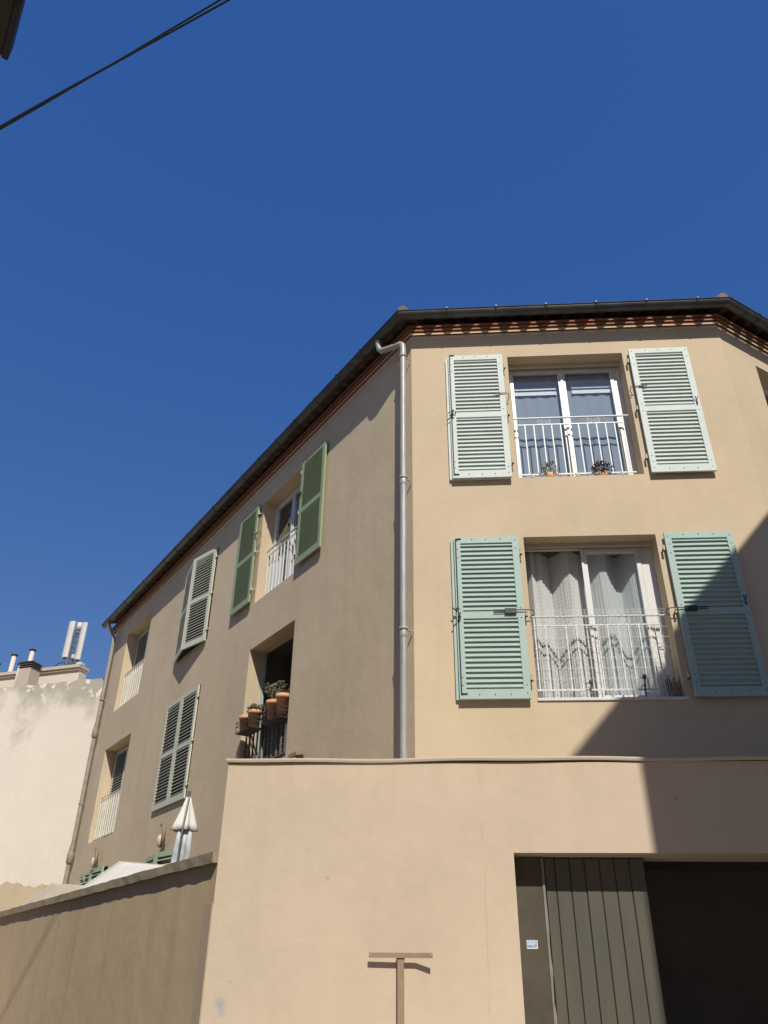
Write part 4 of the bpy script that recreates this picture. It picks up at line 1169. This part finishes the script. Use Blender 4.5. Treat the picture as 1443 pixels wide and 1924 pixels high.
mb = MB(); mb.prism([V((-7.2, 4.55, 9.4)), V((-7.85, 8.25, 9.4)), V((-13.1, 8.25, 9.4)), V((-13.1, 4.55, 9.4))], UP*.12); mb.build('roof', M['tileold'], fh)

# ------------------------------------------------------------------ ground
mb = MB(); mb.quad(V((-400,-400,-.02)), V((400,-400,-.02)), V((400,400,-.02)), V((-400,400,-.02))); tag(mb.build('ground', M['earth']), kind='structure')
mb = MB(); mb.quad(V((-14,-12,0)), V((14,-12,0)), V((14,YG,0)), V((-14,22,0))); tag(mb.build('street', M['paving']), kind='structure')
mb = MB(); mb.prism([FW.p(0,-.21,0), FW.p(20,-.21,0), FB.p(17,0,0)+V((0,0,0)), FB.p(LB,.01,0), FB.p(0,.01,0), V((GX-.01, YA, 0))], UP*.9); tag(mb.build('patio_floor', M['paving']), kind='structure')

# ------------------------------------------------------------------ camera
f_px, p_, r_, a_ = 1486.8, R(30.802), R(.701), R(-4.097)
Fv = V((0, math.cos(p_), math.sin(p_))); Xv = V((1, 0, 0)); Uv = V((0, -math.sin(p_), math.cos(p_)))
X2 = Xv*math.cos(r_)+Uv*math.sin(r_); U2 = -Xv*math.sin(r_)+Uv*math.cos(r_)
Q = Matrix.Rotation(-a_, 3, 'Z'); X2 = Q @ X2; U2 = Q @ U2; F2 = Q @ Fv
cam = D.cameras.new('camera'); co = D.objects.new('camera', cam); col.objects.link(co)
mt = Matrix((X2, U2, -F2)).transposed().to_4x4(); mt.translation = V((0, 0, 1.6)); co.matrix_world = mt
cam.sensor_fit = 'HORIZONTAL'; cam.sensor_width = 36; cam.lens = f_px/1443*36; cam.clip_start = .05; cam.clip_end = 2000
scene.camera = co

# ------------------------------------------------------------------ light
AZ, EL = R(12.5), math.atan(1.03/math.hypot(.2217, 1))
sdir = V((math.sin(AZ)*math.cos(EL), -math.cos(AZ)*math.cos(EL), math.sin(EL)))
sl_ = D.lights.new('sun', 'SUN'); sl_.energy = 4.55; sl_.angle = R(.53); sl_.color = (1, .955, .865)
so = D.objects.new('sun', sl_); col.objects.link(so); so.rotation_euler = sdir.to_track_quat('Z', 'Y').to_euler(); so.location = sdir*30
w = D.worlds.new('World'); scene.world = w; w.use_nodes = True; nt = w.node_tree
bg = nt.nodes['Background']; sky = nt.nodes.new('ShaderNodeTexSky'); sky.sky_type = 'NISHITA'; sky.sun_disc = False
sky.sun_elevation = EL; sky.sun_rotation = math.atan2(sdir.x, sdir.y)
sky.altitude = 300; sky.air_density = 1.0; sky.dust_density = .3; sky.ozone_density = 3.0
sp = nt.nodes.new('ShaderNodeSeparateColor'); cbn = nt.nodes.new('ShaderNodeCombineColor'); nt.links.new(sky.outputs[0], sp.inputs[0])
# deep, clean Mediterranean blue: grade of the sky colour, channel by channel
for ch, (pw, mul) in enumerate(((1.15, .86), (.72, .545), (.36, .615))):
    a = nt.nodes.new('ShaderNodeMath'); a.operation = 'MULTIPLY'; a.inputs[1].default_value = .09; nt.links.new(sp.outputs[ch], a.inputs[0])
    b = nt.nodes.new('ShaderNodeMath'); b.operation = 'POWER'; b.inputs[1].default_value = pw; nt.links.new(a.outputs[0], b.inputs[0])
    c = nt.nodes.new('ShaderNodeMath'); c.operation = 'MULTIPLY'; c.inputs[1].default_value = mul/.08; nt.links.new(b.outputs[0], c.inputs[0])
    nt.links.new(c.outputs[0], cbn.inputs[ch])
nt.links.new(cbn.outputs[0], bg.inputs['Color']); bg.inputs['Strength'].default_value = .08
vs_ = scene.view_settings; vs_.view_transform = 'Standard'; vs_.look = 'None'; vs_.exposure = 0; vs_.gamma = 1
